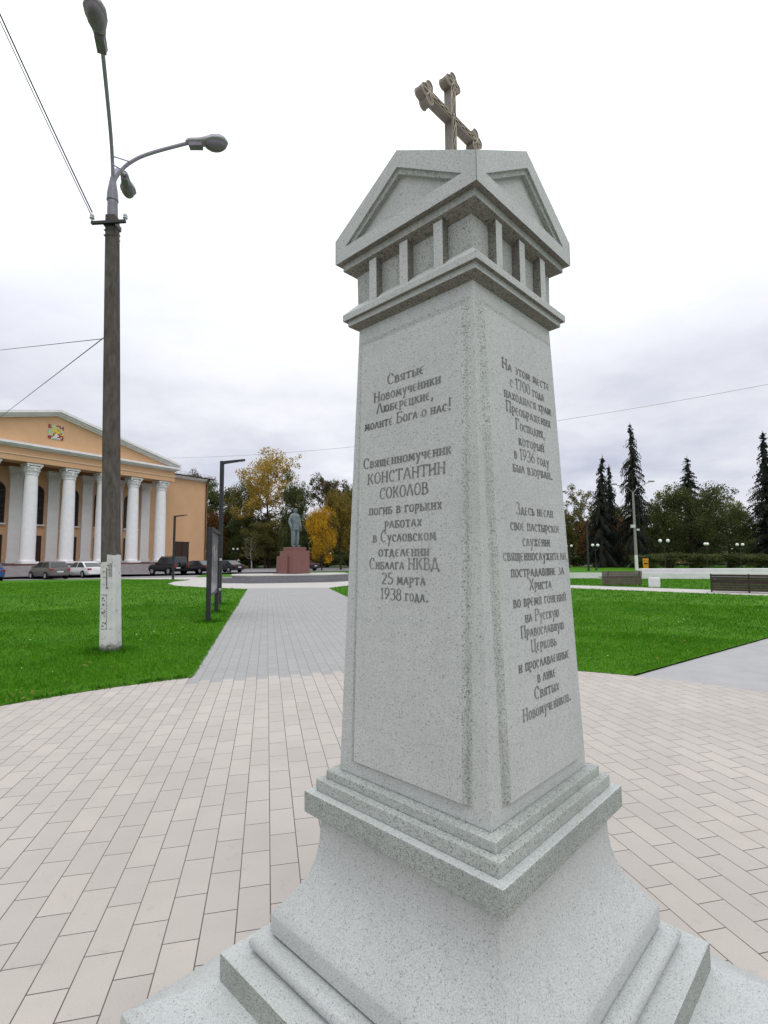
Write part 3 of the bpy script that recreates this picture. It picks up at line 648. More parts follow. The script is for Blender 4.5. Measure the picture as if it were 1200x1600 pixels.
for sgn in (-1, 1):
    ue = UM + sgn * (U1 - UM + .62)
    for (dz0, dz1, dy) in ((-.50, -.32, -1.05), (-.317, -.12, -1.30), (-.117, .16, -1.55)):
        A = Vector((ue, 0, 14.10 + .32)); B = Vector((UM, 0, ZAp + .20))
        vs = []
        for P in (A, B):
            for z in (dz0, dz1):
                for y in (dy, 1.0): vs.append((P.x, y, P.z + z))
        mb.add(vs, [(0, 1, 3, 2), (4, 6, 7, 5), (0, 4, 5, 1), (2, 3, 7, 6), (0, 2, 6, 4), (1, 5, 7, 3)])
mb.build('raking_cornice', M['cornice'], pal)
# mosaic emblem in the pediment: a square of coloured cells round a yellow cross, no lettering
em_cols = [('red', (0.36, 0.035, 0.035)), ('pale_teal', (0.36, 0.55, 0.52)), ('yellow', (0.68, 0.50, 0.06)), ('white', (0.68, 0.68, 0.66)), ('olive', (0.25, 0.28, 0.10))]
emm = [plain('mosaic_' + n_, c_, 0.4, 0.4, var=.1, scale=4) for n_, c_ in em_cols]
grid = ["0411200010", "0412211000", "0021122210", "1222124221", "1122222211", "1122422201", "2110230022", "1120333000", "0003330010", "0031113300"]
mb = MB(); ec = UM - .1; ez = 15.95; cs = .16
for r, rw in enumerate(grid):
    for c_, ch in enumerate(rw):
        mb.cur = int(ch); x0 = ec + (c_ - 5) * cs; z0 = ez - (r - 4) * cs
        mb.box2((x0 + .006, -.88, z0 + .006), (x0 + cs - .006, -.795, z0 + cs - .006))
mb.build('emblem', emm, pal)
# columns
def column():
    mb = MB(); H = ZC_ - 1.30
    mb.box((0, 0, ZB_ + .10 - .03), (1.66, 1.66, .24))
    mb.lathe((0, 0, 0), [(.77, ZB_ + .191), (.79, ZB_ + .24), (.77, ZB_ + .30), (.75, ZB_ + .34)] + [(.74 - .13 * t ** 1.6, ZB_ + .42 + (H - ZB_ - .42) * t) for t in [i / 10 for i in range(11)]], 28)
    c = mb.build('column', M['white_stucco'], pal, smooth=40)
    k = MB(); k.lathe((0, 0, H), [(.62, .0), (.68, .03), (.68, .09), (.62, .12), (.63, .3), (.67, .65), (.76, .98)], 24)
    for tier, (nl, r0, z0, hh) in enumerate(((8, .64, .10, .42), (8, .68, .40, .42))):
        for i in range(nl):
            a = 2 * math.pi * (i + .5 * tier) / nl; ca, sa = math.cos(a), math.sin(a)
            pts = [(r0, z0), (r0 + .06, z0 + hh * .7), (r0 + .19, z0 + hh), (r0 + .20, z0 + hh * .86)]
            rings = [[(ca * r - sa * s_ * wd, sa * r + ca * s_ * wd, H + z + dz) for s_, dz in ((-1, 0), (1, 0), (1, .05), (-1, .05))] for (r, z), wd in zip(pts, (.20, .21, .13, .07))]
            k.loft(rings)
    for i in range(4):
        a = math.pi / 4 + i * math.pi / 2; ca, sa = math.cos(a), math.sin(a)
        k.tube([(ca * (.72 + .22 * t), sa * (.72 + .22 * t), H + .62 + .40 * t ** .7) for t in (0, .4, .75, 1)], [.07, .08, .09, .06], 6)
        k.sphere((ca * .90, sa * .90, H + .93), .14, 8, 6)
    k.box((0, 0, H + 1.12), (1.62, 1.62, .14)); k.box((0, 0, H + 1.235), (1.54, 1.54, .08))
    k.build('capital', M['white_stucco'], c, smooth=40)
    return c
col0 = column()
for i in range(1, NC):
    c = copy_tree(col0, pal); c.location.x = -SP * i
def pilaster():
    mb = MB(); H = ZC_ - 1.3
    mb.box2((-.72, NW - .34, ZB_), (.72, NW - .004, ZB_ + .5)); mb.box2((-.62, NW - .28, ZB_ + .503), (.62, NW - .004, H))
    p = mb.build('pilaster', M['pilaster'], pal)
    k = MB(); rings = []
    for d, z in ((.02, .002), (.06, .1), (.03, .14), (.05, .5), (.16, .95), (.24, 1.12), (.24, 1.285)):
        rings.append([(-.62 - d, NW - .004, H + z), (-.62 - d, NW - .28 - d, H + z), (.62 + d, NW - .28 - d, H + z), (.62 + d, NW - .004, H + z)])
    k.loft(rings)
    for u in (-.4, 0, .4):
        for z in (.2, .55): k.box((u + (.2 if z > .3 else 0), NW - .36, H + z + .15), (.26, .12, .3))
    k.build('capital', M['pilaster'], p)
    return p
pil0 = pilaster()
for i in range(1, NC):
    c = copy_tree(pil0, pal); c.location.x = -SP * i
def arched(w, z0, z1, y, n=12):
    r = w / 2; return [(-r, y, z0), (r, y, z0)] + [(r * math.cos(math.pi * k / n), y, z1 - r + r * math.sin(math.pi * k / n)) for k in range(n + 1)]
def window():
    mb = MB(); o = arched(1.75, 5.75, 10.25, NW - .05); i_ = arched(1.75, 5.75, 10.25, NW - .002); mb.loft([i_, o], True, True)
    w_ = mb.build('window', M['glass_dark'], pal)
    f = MB()
    f.loft([[(p[0] * s_, NW - y, 8 + (p[2] - 8) * (1 + (s_ - 1) * .4)) for p in arched(1.75, 5.75, 10.25, 0)] for s_, y in ((1.0, .003), (1.14, .003), (1.14, .12), (1.0, .12))], closed=True)
    for u in (-.3, .3): f.box((u, NW - .075, 7.85), (.06, .04, 4.2))
    for z in (6.7, 7.7, 8.7, 9.4): f.box((0, NW - .07, z), (1.74, .04, .06))
    f.build('window_frame', M['dark_wood'], w_)
    s_ = MB(); s_.box((0, NW - .16, 5.66), (2.2, .3, .16)); s_.build('sill', M['cornice'], w_)
    return w_
win0 = window()
def door(name='door'):
    mb = MB(); mb.box2((-.85, NW - .06, ZB_ + .02), (.85, NW - .003, 4.35)); d = mb.build(name, M['dark_wood'], pal)
    f = MB()
    for u in (-.87, 0, .87): f.box((u, NW - .085, (ZB_ + 4.35) / 2), (.1, .05, 4.35 - ZB_))
    for z in (3.3, 4.4): f.box((0, NW - .083, z), (1.84, .046, .1))
    f.build('door_frame', M['black_metal'], d)
    h = MB(); h.tube([(.1, NW - .13, 2.1), (.1, NW - .13, 2.6)], .02, 6); h.tube([(-.1, NW - .13, 2.1), (-.1, NW - .13, 2.6)], .02, 6); h.build('door_handle', M['chrome'], d)
    return d
dr0 = door()
for i in range(NC - 1):
    u = -SP * (i + .5)
    w_ = win0 if i == 0 else copy_tree(win0, pal); w_.location.x = u
    d_ = dr0 if i == 0 else copy_tree(dr0, pal); d_.location.x = u
mb = MB(); mb.box2((5.0, NW - .06, 1.32), (7.3, NW - .003, 4.05)); mb.box2((4.9, NW - .09, 4.053), (7.4, NW - .003, 4.2)); wd = mb.build('door', M['dark_wood'], pal); wd['label'] = 'wide brown double door low in the plain right wing'
mb = MB()
for u in (5.05, 6.15, 7.25): mb.box((u, NW - .085, 2.66), (.09, .05, 2.7))
mb.build('door_frame', M['black_metal'], wd)
for u, yy in ((UR_ - .28, NW - .14), (U1 + .6, NW - .14)):
    mb = MB(); mb.tube([(u, yy, .3), (u, yy, 13.2), (u, yy - .42, 13.62)], .085, 8); mb.box((u, yy - .44, 13.78), (.34, .3, .3)); mb.build('drain_pipe', M['dark_wood'], pal, smooth=50)
mb = MB(); mb.tube([(UR_ + .74, NW - .76, 14.03), (UR_ + .74, NW + 30, 14.03)], .1, 6); mb.tube([(U1 + .9, NW - .76, 14.03), (UR_ + .74, NW - .76, 14.03)], .1, 6); mb.build('gutter', M['dark_wood'], pal)
mb = MB()
for k in range(14): mb.tube([(U1 + 1.6 + k * .72, NW + .3, 14.1), (U1 + 1.6 + k * .72, NW + .3, 14.75)], .018, 4)
for z in (14.45, 14.75): mb.tube([(U1 + 1.6, NW + .3, z), (U1 + 1.6 + 13 * .72, NW + .3, z)], .018, 4)
mb.build('roof_railing', M['steel_grey'], pal)

# ------------------------------------------------------------------ concrete street lamp on the left lawn
lp = empty('street_lamp', (-4.81, 9.17, 0))
tag(lp, 'tall leaning concrete lamp post with white painted foot and three lamp heads on left lawn', 'street lamp')
mc = Mat('lamp_concrete', 0.9, 0.1)
tcx = mc.n('ShaderNodeSeparateXYZ'); mc._tc = mc.n('ShaderNodeTexCoord'); mc.l(mc._tc.outputs['Object'], tcx.inputs[0])
stp = mc.math('MULTIPLY', mc.math('GREATER_THAN', tcx.outputs[0], -.06), .13)
edge = mc.math('ADD', mc.math('SUBTRACT', mc.math('SUBTRACT', tcx.outputs[2], stp), 1.56), mc.math('MULTIPLY', mc.math('SUBTRACT', mc.noise(9, 4), .5), .12))
iswhite = mc.math('LESS_THAN', edge, 0.0)
wear = mc.ramp(mc.noise(8, 7, .75), [(.56, 0.0), (.63, 1.0)])
wear2 = mc.math('MULTIPLY', wear, .55)
base_dirt = mc.math('MULTIPLY', mc.ramp(mc.math('SUBTRACT', mc.math('MULTIPLY', mc.noise(16, 7, .75), .42), tcx.outputs[2]), [(.04, 0.0), (.14, 1.0)]), .85)
conc = mc.mix(mc.ramp(mc.noise(14, 6, .7, mc.coord(scale=(1, 1, .3))), [(.3, 0.0), (.7, 1.0)]), (.06, .052, .046), (.135, .12, .108))
white = mc.mix(mc.ramp(mc.noise(3, 5), [(.35, 0.0), (.7, 1.0)]), (.62, .62, .61), (.48, .48, .47))
white = mc.mix(wear2, white, (.20, .19, .18)); white = mc.mix(base_dirt, white, (.06, .07, .045))
mc.col(mc.mix(iswhite, conc, white)); mc.bump(mc.noise(40, 5), .4, .01)
ltop = Vector((-.30, 0, 8.42))
def lring(z, w, d):
    cx_ = ltop.x * z / 8.42; b = .22
    return [(cx_ + a * w, e * d, z) for a, e in ((-1 + b, -1), (1 - b, -1), (1, -1 + b), (1, 1 - b), (1 - b, 1), (-1 + b, 1), (-1, 1 - b), (-1, -1 + b))]
mb = MB(); mb.loft([lring(z, w, w) for z, w in ((-.2, .142), (0, .140), (1.6, .127), (5, .112), (8.05, .096))]); mb.build('post', mc.m, lp)
mb = MB(); mb.tube([(ltop.x * z / 8.42, 0, z) for z in (8.0, 8.40)], [.098, .090], 12); mb.tube([(ltop.x, 0, 8.38), (ltop.x - .005, 0, 8.52), (ltop.x - .01, 0, 8.85)], [.105, .098, .048], 12); mb.build('sleeve', M['steel_grey'], lp, smooth=50)
def lamp_arm(p0, pts, head_dir, tip):
    a = MB(); P = [Vector(p) for p in pts]
    Q = []
    for i in range(len(P) - 1):          # Catmull-Rom
        p_1, p0_, p1_, p2_ = P[max(i - 1, 0)], P[i], P[i + 1], P[min(i + 2, len(P) - 1)]
        for k in range(6):
            t = k / 6; Q.append(.5 * ((2 * p0_) + (p1_ - p_1) * t + (2 * p_1 - 5 * p0_ + 4 * p1_ - p2_) * t * t + (3 * p0_ - p_1 - 3 * p1_ + p2_) * t ** 3))
    Q.append(P[-1]); a.tube(Q, .033, 8); arm = a.build('arm', M['lamp_steel'], lp, smooth=60)
    d = Vector(head_dir).normalized(); s_ = Vector((0, 0, 1)).cross(d).normalized(); u_ = d.cross(s_)
    def X(l, sx, uz): return tip + d * l + s_ * sx + u_ * uz
    prof = [(-.06, .045, .040, .05), (.0, .080, .075, .085), (.22, .088, .08, .095), (.32, .11, .085, .11), (.46, .155, .09, .145), (.60, .158, .09, .14), (.69, .115, .07, .10), (.735, .03, .03, .04)]
    h = MB(); rings = []
    for l, wd, dn, up in prof: rings.append([X(l, wd * math.cos(t), (up if math.sin(t) > 0 else dn * .35) * math.sin(t)) for t in [2 * math.pi * k / 16 for k in range(16)]])
    h.loft(rings); hd = h.build('lamp_head', M['lamp_shell'], lp, smooth=50)
    g_ = MB(); rings = []
    for sc_, dz in ((1.0, -.026), (.93, -.085), (.65, -.135), (.2, -.155)):
        rings.append([X(.50 + .215 * sc_ * math.cos(t), .132 * sc_ * math.sin(t), dz) for t in [2 * math.pi * k / 16 for k in range(16)]])
    g_.loft(rings); g_.build('lens', M['lamp_glass'], hd, smooth=60)
    g_ = MB(); g_.box((0, 0, 0), (.24, .12, .04)); 
    bx_ = MB(); c8 = [X(l, s2, z_) for l in (.0, .25) for s2 in (-.066, .066) for z_ in (-.105, -.024)]
    bx_.add(c8, [(0, 1, 3, 2), (4, 6, 7, 5), (0, 4, 5, 1), (2, 3, 7, 6), (0, 2, 6, 4), (1, 5, 7, 3)]); bx_.build('gear_cover', M['lamp_glass'], hd)
M['lamp_steel'] = plain('lamp_arm_steel', (.36, .34, .42), .6, .15, .0, var=.1)
M['lamp_shell'] = plain('lamp_shell_grey', (.46, .44, .50), .7, .12, var=.12, scale=6)
M['lamp_glass'] = plain('dull_lamp_lens', (.22, .19, .235), .6, .2, var=.2, scale=8)
o_ = Vector((-4.81, 9.17, 0)); t0 = ltop + Vector((-.01, 0, .3))
e1 = Vector((-4.42, 7.46, 9.68)) - o_; e2 = Vector((-3.74, 9.30, 9.67)) - o_; e3 = Vector((-5.38, 10.05, 9.62)) - o_
d1 = Vector((.316, -.949, 0)); d3 = -d1; d2 = Vector((1, .1, 0))
lamp_arm(t0, [t0 - Vector((0, 0, .4)), t0 + Vector((0, 0, .10)), t0.lerp(e1, .28) + Vector((0, 0, .30)), e1], Vector((.316 * .9, -.949 * .9, .10)), e1)
lamp_arm(t0, [t0 - Vector((0, 0, .4)) + Vector((.03, 0, 0)), t0 + Vector((.05, 0, .12)), t0.lerp(e2, .33) + Vector((0, 0, .26)), e2], Vector((1, .1, .07)), e2)
lamp_arm(t0, [t0 - Vector((0, 0, .4)) + Vector((0, .03, 0)), t0 + Vector((0, .04, .12)), t0.lerp(e3, .33) + Vector((0, 0, .24)), e3], Vector((-.316, .949, .08)), e3)
mb = MB(); A_ = t0.lerp(e1, .14) + Vector((0, 0, .24)); B_ = t0.lerp(e2, .24) + Vector((0, 0, .24)); mb.tube([A_, B_], .012, 5); mb.tube([A_ - Vector((0, 0, .16)), B_ - Vector((.10, 0, .2))], .012, 5); mb.build('arm_brace', M['lamp_steel'], lp)
brk = MB(); bz = 7.86; bc = Vector((ltop.x * bz / 8.42, 0, bz))
brk.box((bc.x, -.14, bz), (.66, .05, .05), R(-4)); brk.box((bc.x, .0, bz + .01), (.225, .225, .09)); brk.box((bc.x, .0, bz - .12), (.21, .21, .012)); brk.box((bc.x, .0, bz - .22), (.212, .212, .012))
b_ = brk.build('wire_bracket', M['black_metal'], lp)
for sx in (-.31, .31):
    i_ = MB(); i_.lathe((bc.x + sx, -.14, bz + .025), [(.015, 0), (.015, .04), (.045, .05), (.03, .075), (.04, .09), (.03, .13), (.01, .14)], 10); i_.build('insulator', M['ceramic'], b_, smooth=50)
# paper notice and stencilled frame on the white foot (illegible marks)
def pole_patch(name, mat, cells, y=-.187):
    mb = MB()
    for x0, x1, z0, z1 in cells:
        def pt(x, z): 
            wdt = .140 - .013 * z / 1.6; return (ltop.x * z / 8.42 + x * .73, -wdt - .002, z)
        a = [pt(x0, z0), pt(x1, z0), pt(x1, z1), pt(x0, z1)]; mb.add(a + [(p[0], p[1] - .003, p[2]) for p in a], [(0, 3, 2, 1), (4, 5, 6, 7), (0, 1, 5, 4), (1, 2, 6, 5), (2, 3, 7, 6), (3, 0, 4, 7)])
    return mb.build(name, mat, lp)
M['faded_paper'] = plain('faded_paper', (.28, .28, .285), .9, .1, var=.55, scale=28)
M['stencil'] = plain('brown_stencil_paint', (.10, .07, .06), .9, .1, var=.5, scale=30)
pole_patch('paper_notice', M['faded_paper'], [(.04, .125, 1.30, 1.54)])
random.seed(11); cells = []
for z in np.arange(.42, .98, .045): cells.append((-.004, .006, float(z), float(z) + random.uniform(.02, .04)))
for x in np.arange(-.125, 0, .03):
    cells.append((float(x), float(x) + .02, .985, .997)); cells.append((float(x), float(x) + random.uniform(.012, .022), .40, .412))
for k in range(22):
    x = random.uniform(-.125, -.03); z = random.choice([.45, .5, .62, .68, .70, .74, .82, .88, .93]) + random.uniform(-.015, .015); cells.append((x, x + random.uniform(.012, .04), z, z + random.uniform(.008, .028)))
for k in range(9):
    x = random.uniform(-.13, .02); z = random.uniform(1.25, 1.5); cells.append((x, x + random.uniform(.02, .05), z, z + random.uniform(.006, .02)))
cells += [(-.012, .008, 1.14, 1.46), (-.02, .03, 1.10, 1.125)]
pole_patch('stencil_marks', M['stencil'], cells)

# ------------------------------------------------------------------ overhead wires
def wire(name, a, b, sag, rad, label, n=24, group=None):
    a, b = Vector(a), Vector(b); pts = [a.lerp(b, i / n) - Vector((0, 0, sag * 4 * (i / n) * (1 - i / n))) for i in range(n + 1)]
    o = MB().tube(pts, rad, 6).build(name, M['wire_pale' if n > 30 else 'wire'], smooth=60); tag(o, label, 'wire', group); return o
pA = Vector((-5.40, 9.03, 8.05))
q = at(0, 10, 7.2); wire('overhead_wire', pA, pA + (q - pA) * 2.4, .12, .013, 'thick pair-twisted wire running up from lamp post bracket over the upper left corner')
q = at(0, 14, 7.25); wire('overhead_wire', pA + Vector((0, 0, -.08)), pA + (q - pA) * 2.4, .14, .008, 'thin slack wire hanging just under the thicker wire at upper left')
q = at(0, 547, 14.0); p_ = Vector((-5.0 - .13, 9.05, 5.62)); wire('overhead_wire', p_, p_ + (q - p_) * 3, .0, .007, 'nearly level wire tied to the middle of the concrete lamp post')
q = at(0, 652, 24.0); p_ = Vector((-5.0 - .13, 9.10, 5.66)); wire('overhead_wire', p_, p_ + (q - p_) * 2, .0, .009, 'wire sloping down from the middle of the lamp post towards the palace')
wire('overhead_wire', at(250, 716, 75), at(1290, 583, 45), 1.75, .016, 'long thin wire crossing the sky behind the obelisk', 40)

# ------------------------------------------------------------------ modern black lamps
def black_lamp(loc, h, arm, rz, w_, label):
    r = empty('path_lamp', loc, rz); tag(r, label, 'lamp', 'slim black lamps along the paths')
    MB().box2((-w_ / 2, -w_ / 2, -.1), (w_ / 2, w_ / 2, h)).build('post', M['black_metal'], r, bevel=.006)
    a = MB(); a.add([(w_ / 2 + .001, -w_ * .45, h - .10), (w_ / 2 + .001, w_ * .45, h - .10), (w_ / 2 + .001, w_ * .45, h), (w_ / 2 + .001, -w_ * .45, h), (arm, -w_ * .45, h + .03), (arm, w_ * .45, h + .03), (arm, w_ * .45, h + .09), (arm, -w_ * .45, h + .09)], [(0, 3, 2, 1), (4, 5, 6, 7), (0, 1, 5, 4), (1, 2, 6, 5), (2, 3, 7, 6), (3, 0, 4, 7)])
    a.build('arm', M['black_metal'], r)
    l_ = MB(); l_.box((arm * .75, 0, h + .008), (arm * .35, w_ * .6, .03)); l_.build('light_panel', M['ceramic'], r)
    MB().box2((-w_ * .8, -w_ * .8, -.05), (w_ * .8, w_ * .8, .015)).build('base_plate', M['black_metal'], r)
black_lamp((-5.80, 18.2, 0), 5.10, .80, R(8), .135, 'black lamp post with flat right arm behind the information board')
black_lamp((-17.1, 41.8, 0), 5.15, 1.0, R(0), .15, 'small far black lamp post in front of the palace wing')
bl3 = at(866, 905, 33); black_lamp((bl3.x, 33.0, 0), 5.75, .92, R(0), .14, 'black lamp whose arm pokes out from behind the obelisk')
mb = empty('slim_post', (22.7, 57.4, 0)); tag(mb, 'thin dark upright post among the dark spruces on far lawn', 'post')
MB().box2((-.09, -.09, -.1), (.09, .09, 5.4)).build('post', M['black_metal'], mb); MB().box2((-.09, -.7, 5.405), (.09, .09, 5.5)).build('cap_arm', M['black_metal'], mb); MB().box2((-.2, -.2, -.05), (.2, .2, .04)).build('base_plate', M['black_metal'], mb)

# ------------------------------------------------------------------ information board
pA, pB = Vector((-4.51, 13.29, 0)), Vector((-5.06, 15.63, 0)); dv = pB - pA
ib = empty('information_board', pA, math.atan2(dv.y, dv.x)); LB = dv.length
tag(ib, 'black framed information board on two posts standing edge-on beside the path', 'board')
for x in (0, LB): MB().box2((x - .06, -.06, -.1), (x + .06, .06, 2.33)).build('post', M['black_metal'], ib, bevel=.004)
MB().box2((-.06, -.062, 2.333), (LB + .06, .062, 2.43)).build('top_rail', M['black_metal'], ib)
MB().box2((.065, -.03, .62), (LB - .065, .03, .68)).build('bottom_rail', M['black_metal'], ib)
mp = Mat('poster_print', .25, .5)
pn = mp.ramp(mp.noise(1.7, 6, .6, mp.coord(scale=(1, 1, 1), loc=(2.2, 0, .3))), [(.30, (.10, .115, .13)), (.52, (.16, .18, .20)), (.60, (.30, .22, .22)), (.66, (.55, .56, .58))]); mp.col(pn)
pan = MB().box2((.065, -.02, .69), (LB - .065, .02, 2.32)).build('poster_panel', mp.m, ib)
MB().box2((LB - .12, -.13, 1.55), (LB - .04, -.066, 1.62)).build('latch', M['ceramic'], ib); MB().box2((LB - .14, -.12, .66), (LB - .03, -.066, .72)).build('latch', M['ceramic'], ib)

# ------------------------------------------------------------------ statue on its terrace
ter = empty('statue_terrace', (0, 0, 0)); tag(ter, 'low dark grey granite terrace with pale top under the statue', 'terrace')
def tq(a, b): return pl(a, b)
BASEA, BC = 33.55, -.02
tp = [tq(32.6, -1.75), tq(32.9, 2.95), tq(34.0, 4.3), tq(41.5, 4.3), tq(42.5, 3.0), tq(42.5, -2.4), tq(41.5, -3.6), tq(34.0, -3.6)]
tp = [tq(33.2, -1.75), tq(33.2, 3.35), tq(34.4, 4.9), tq(36.6, 4.9), tq(37.3, 4.3), tq(37.3, -2.6), tq(36.6, -3.1), tq(34.4, -3.0)]
MB().prism(tp, -.1, .455).build('wall', M['grey_granite'], ter)
MB().prism([((x - tq(35.3, .7)[0]) * 1.008 + tq(35.3, .7)[0], (y - tq(35.3, .7)[1]) * 1.008 + tq(35.3, .7)[1]) for x, y in tp], .456, .52).build('coping', M['pave_beige'], ter)
MB().prism([tq(34.1, -3.05), tq(33.9, -1.80), tq(34.9, -3.10 + .02), tq(36.8, -3.25), tq(36.8, -4.1), tq(34.9, -3.9)][::1], -.1, .32).build('low_step', M['grey_granite'], ter)
MB().prism([tq(34.2, 3.6), tq(34.0, 4.3), tq(35.0, 5.6), tq(36.8, 5.6), tq(36.8, 4.95), tq(34.6, 4.95)], -.1, .30).build('side_step', M['stair'], ter)
ped = empty('statue_pedestal', (-6.45, 37.1, .52), R(-45 + 9)); tag(ped, 'stepped red granite pedestal carrying the standing statue', 'pedestal')
MB().box((0, 0, .81), (1.50, 1.50, 1.62)).build('main_block', M['red_granite'], ped, bevel=.012)
MB().box((0, 0, 1.752), (1.16, 1.16, .26)).build('top_block', M['red_granite'], ped, bevel=.012)
mb = MB(); mb.loft([[(-.753, -.62, 0), (-.753, .62, 0), (-1.30, .62, 0), (-1.30, -.62, 0)], [(-.753, -.62, 1.24), (-.753, .62, 1.24), (-1.20, .62, 1.24), (-1.20, -.62, 1.24)]]); mb.build('rear_block', M['red_granite'], ped, bevel=.012)
MB().box((.1, -.7535 - .06, .62), (.10, .12, 1.24)).build('corner_strip', M['red_granite'], ped); MB().box((-.25, -.7535 - .02, .60), (.46, .035, 1.16)).build('front_panel', M['red_granite'], ped)
MB().box((-.25, 0, .004), (2.2, 1.64, .05)).build('foot_slab', M['grey_granite'], ped)

# ------------------------------------------------------------------ figures grown with the Skin modifier, then baked to one mesh
def skin_figure(name, J, E_, mat, parent=None, sub=2):
    keys = list(J); me = bpy.data.meshes.new(name); me.from_pydata([J[k][0] for k in keys], [(keys.index(a), keys.index(b)) for a, b in E_], [])
    o = bpy.data.objects.new(name, me); COL.objects.link(o)
    sk = o.modifiers.new('skin', 'SKIN'); sk.use_smooth_shade = True; sk.branch_smoothing = .3
    lay = me.skin_vertices[0].data
    for i, k in enumerate(keys):
        r = J[k][1]; lay[i].radius = (r, r) if not hasattr(r, '__len__') else r; lay[i].use_root = (i == 0)
    o.modifiers.new('sub', 'SUBSURF').levels = sub; o.modifiers['sub'].render_levels = sub
    bpy.context.view_layer.update(); dg = bpy.context.evaluated_depsgraph_get()
    nm = bpy.data.meshes.new_from_object(o.evaluated_get(dg)); nm.name = name; o.modifiers.clear(); o.data = nm; nm.materials.clear(); nm.materials.append(mat)
    if parent: o.parent = parent
    return o
def hand(J, E_, wrist, pre, d, side, sc, curl):
    d = Vector(d).normalized(); s = Vector(side).normalized(); p = Vector(J[wrist][0]); k = pre + 'palm'; J[k] = (p + d * .055 * sc, (.034 * sc, .020 * sc)); E_.append((wrist, k))
    for i, (off, ln) in enumerate(((-.030, .070), (-.010, .080), (.010, .074), (.028, .058))):
        a = pre + 'k%d' % i; b = pre + 't%d' % i; base = p + d * .085 * sc + s * off * sc
        J[a] = (base, .0095 * sc); J[b] = (base + (d * ln + Vector(curl) * ln * .5) * sc, .008 * sc); E_.append((k, a)); E_.append((a, b))
    a = pre + 'th'; b = pre + 'tt'; J[a] = (p + (d * .05 - s * .042) * sc, .011 * sc); J[b] = (p + (d * .10 - s * .055 + Vector(curl) * .02) * sc, .009 * sc); E_.append((k, a)); E_.append((a, b))
# statue: local +y = facing.  2.87 m tall
k = 2.88 / 1.75
def V3(x, y, z): return Vector((x * k, y * k, z * k))
J = {'pelvis': (V3(0, 0, .93), (.185 * k, .135 * k)), 'belly': (V3(0, .02, 1.08), (.19 * k, .15 * k)), 'chest': (V3(0, .02, 1.28), (.20 * k, .145 * k)), 'clav': (V3(0, 0, 1.43), (.13 * k, .10 * k)), 'neck': (V3(0, .01, 1.51), .062 * k), 'jaw': (V3(0, .035, 1.575), .078 * k), 'head': (V3(0, .025, 1.66), (.092 * k, .088 * k)), 'crown': (V3(0, .01, 1.71), .075 * k)}
E_ = [('pelvis', 'belly'), ('belly', 'chest'), ('chest', 'clav'), ('clav', 'neck'), ('neck', 'jaw'), ('jaw', 'head'), ('head', 'crown')]
for s_, pre in ((-1, 'l'), (1, 'r')):
    J[pre + 'sh'] = (V3(s_ * .20, 0, 1.39), .085 * k); J[pre + 'el'] = (V3(s_ * .285, -.04, 1.12), .074 * k); J[pre + 'wr'] = (V3(s_ * .275, .06, .88), .052 * k)
    E_ += [('clav', pre + 'sh'), (pre + 'sh', pre + 'el'), (pre + 'el', pre + 'wr')]
    hand(J, E_, pre + 'wr', pre, (0, .15, -1), (0, 1, 0), k, (-s_ * .5, .3, 0))
    J[pre + 'hip'] = (V3(s_ * .10, 0, .84), .118 * k); J[pre + 'kn'] = (V3(s_ * .115, .02, .48), .098 * k); J[pre + 'an'] = (V3(s_ * .12, 0, .10), .082 * k); J[pre + 'heel'] = (V3(s_ * .125, .02, .045), (.055 * k, .05 * k)); J[pre + 'toe'] = (V3(s_ * .15, .19, .035), (.05 * k, .035 * k))
    E_ += [('pelvis', pre + 'hip'), (pre + 'hip', pre + 'kn'), (pre + 'kn', pre + 'an'), (pre + 'an', pre + 'heel'), (pre + 'heel', pre + 'toe')]
st = empty('statue', (-6.45, 37.1, 2.395), R(-128)); tag(st, 'grey green statue of a standing man in a suit, arms at his sides', 'statue')
sb = skin_figure('body', J, E_, M['bronze'], st)
mb = MB(); mb.sphere(V3(0, .115, 1.635), .022 * k, 8, 6, (.8, 1, 1.5)); 
for s_ in (-1, 1): mb.sphere(V3(s_ * .095, .02, 1.63), .028 * k, 8, 6, (.4, .8, 1.2))
mb.box(V3(0, .105, 1.668), (.12 * k, .03 * k, .012 * k)); mb.box(V3(0, .108, 1.588), (.05 * k, .02 * k, .008 * k)); mb.build('face', M['bronze'], st, smooth=60)
mb = MB(); rings = []
for z, wx, wy, cy_ in ((.76, .215, .165, .0), (.86, .212, .165, .0), (1.0, .205, .165, .015), (1.12, .208, .170, .02), (1.26, .215, .165, .02), (1.38, .19, .13, .01), (1.45, .10, .09, .0)):
    rings.append([V3(wx * math.cos(t), cy_ + wy * math.sin(t) * (1.06 if abs(t - math.pi / 2) < .3 else 1), z) for t in [2 * math.pi * i / 20 for i in range(20)]])
mb.loft(rings); jk = mb.build('jacket', M['bronze'], st, smooth=70)
mb = MB()
for s_ in (-1, 1): mb.loft([[V3(s_ * a, .175 + .01, z), V3(s_ * (a + .055), .165 + .01, z), V3(s_ * (a + .055), .15, z), V3(s_ * a, .155, z)] for a, z in ((.005, 1.12), (.04, 1.28), (.06, 1.40))])
mb.build('lapel', M['bronze'], jk)

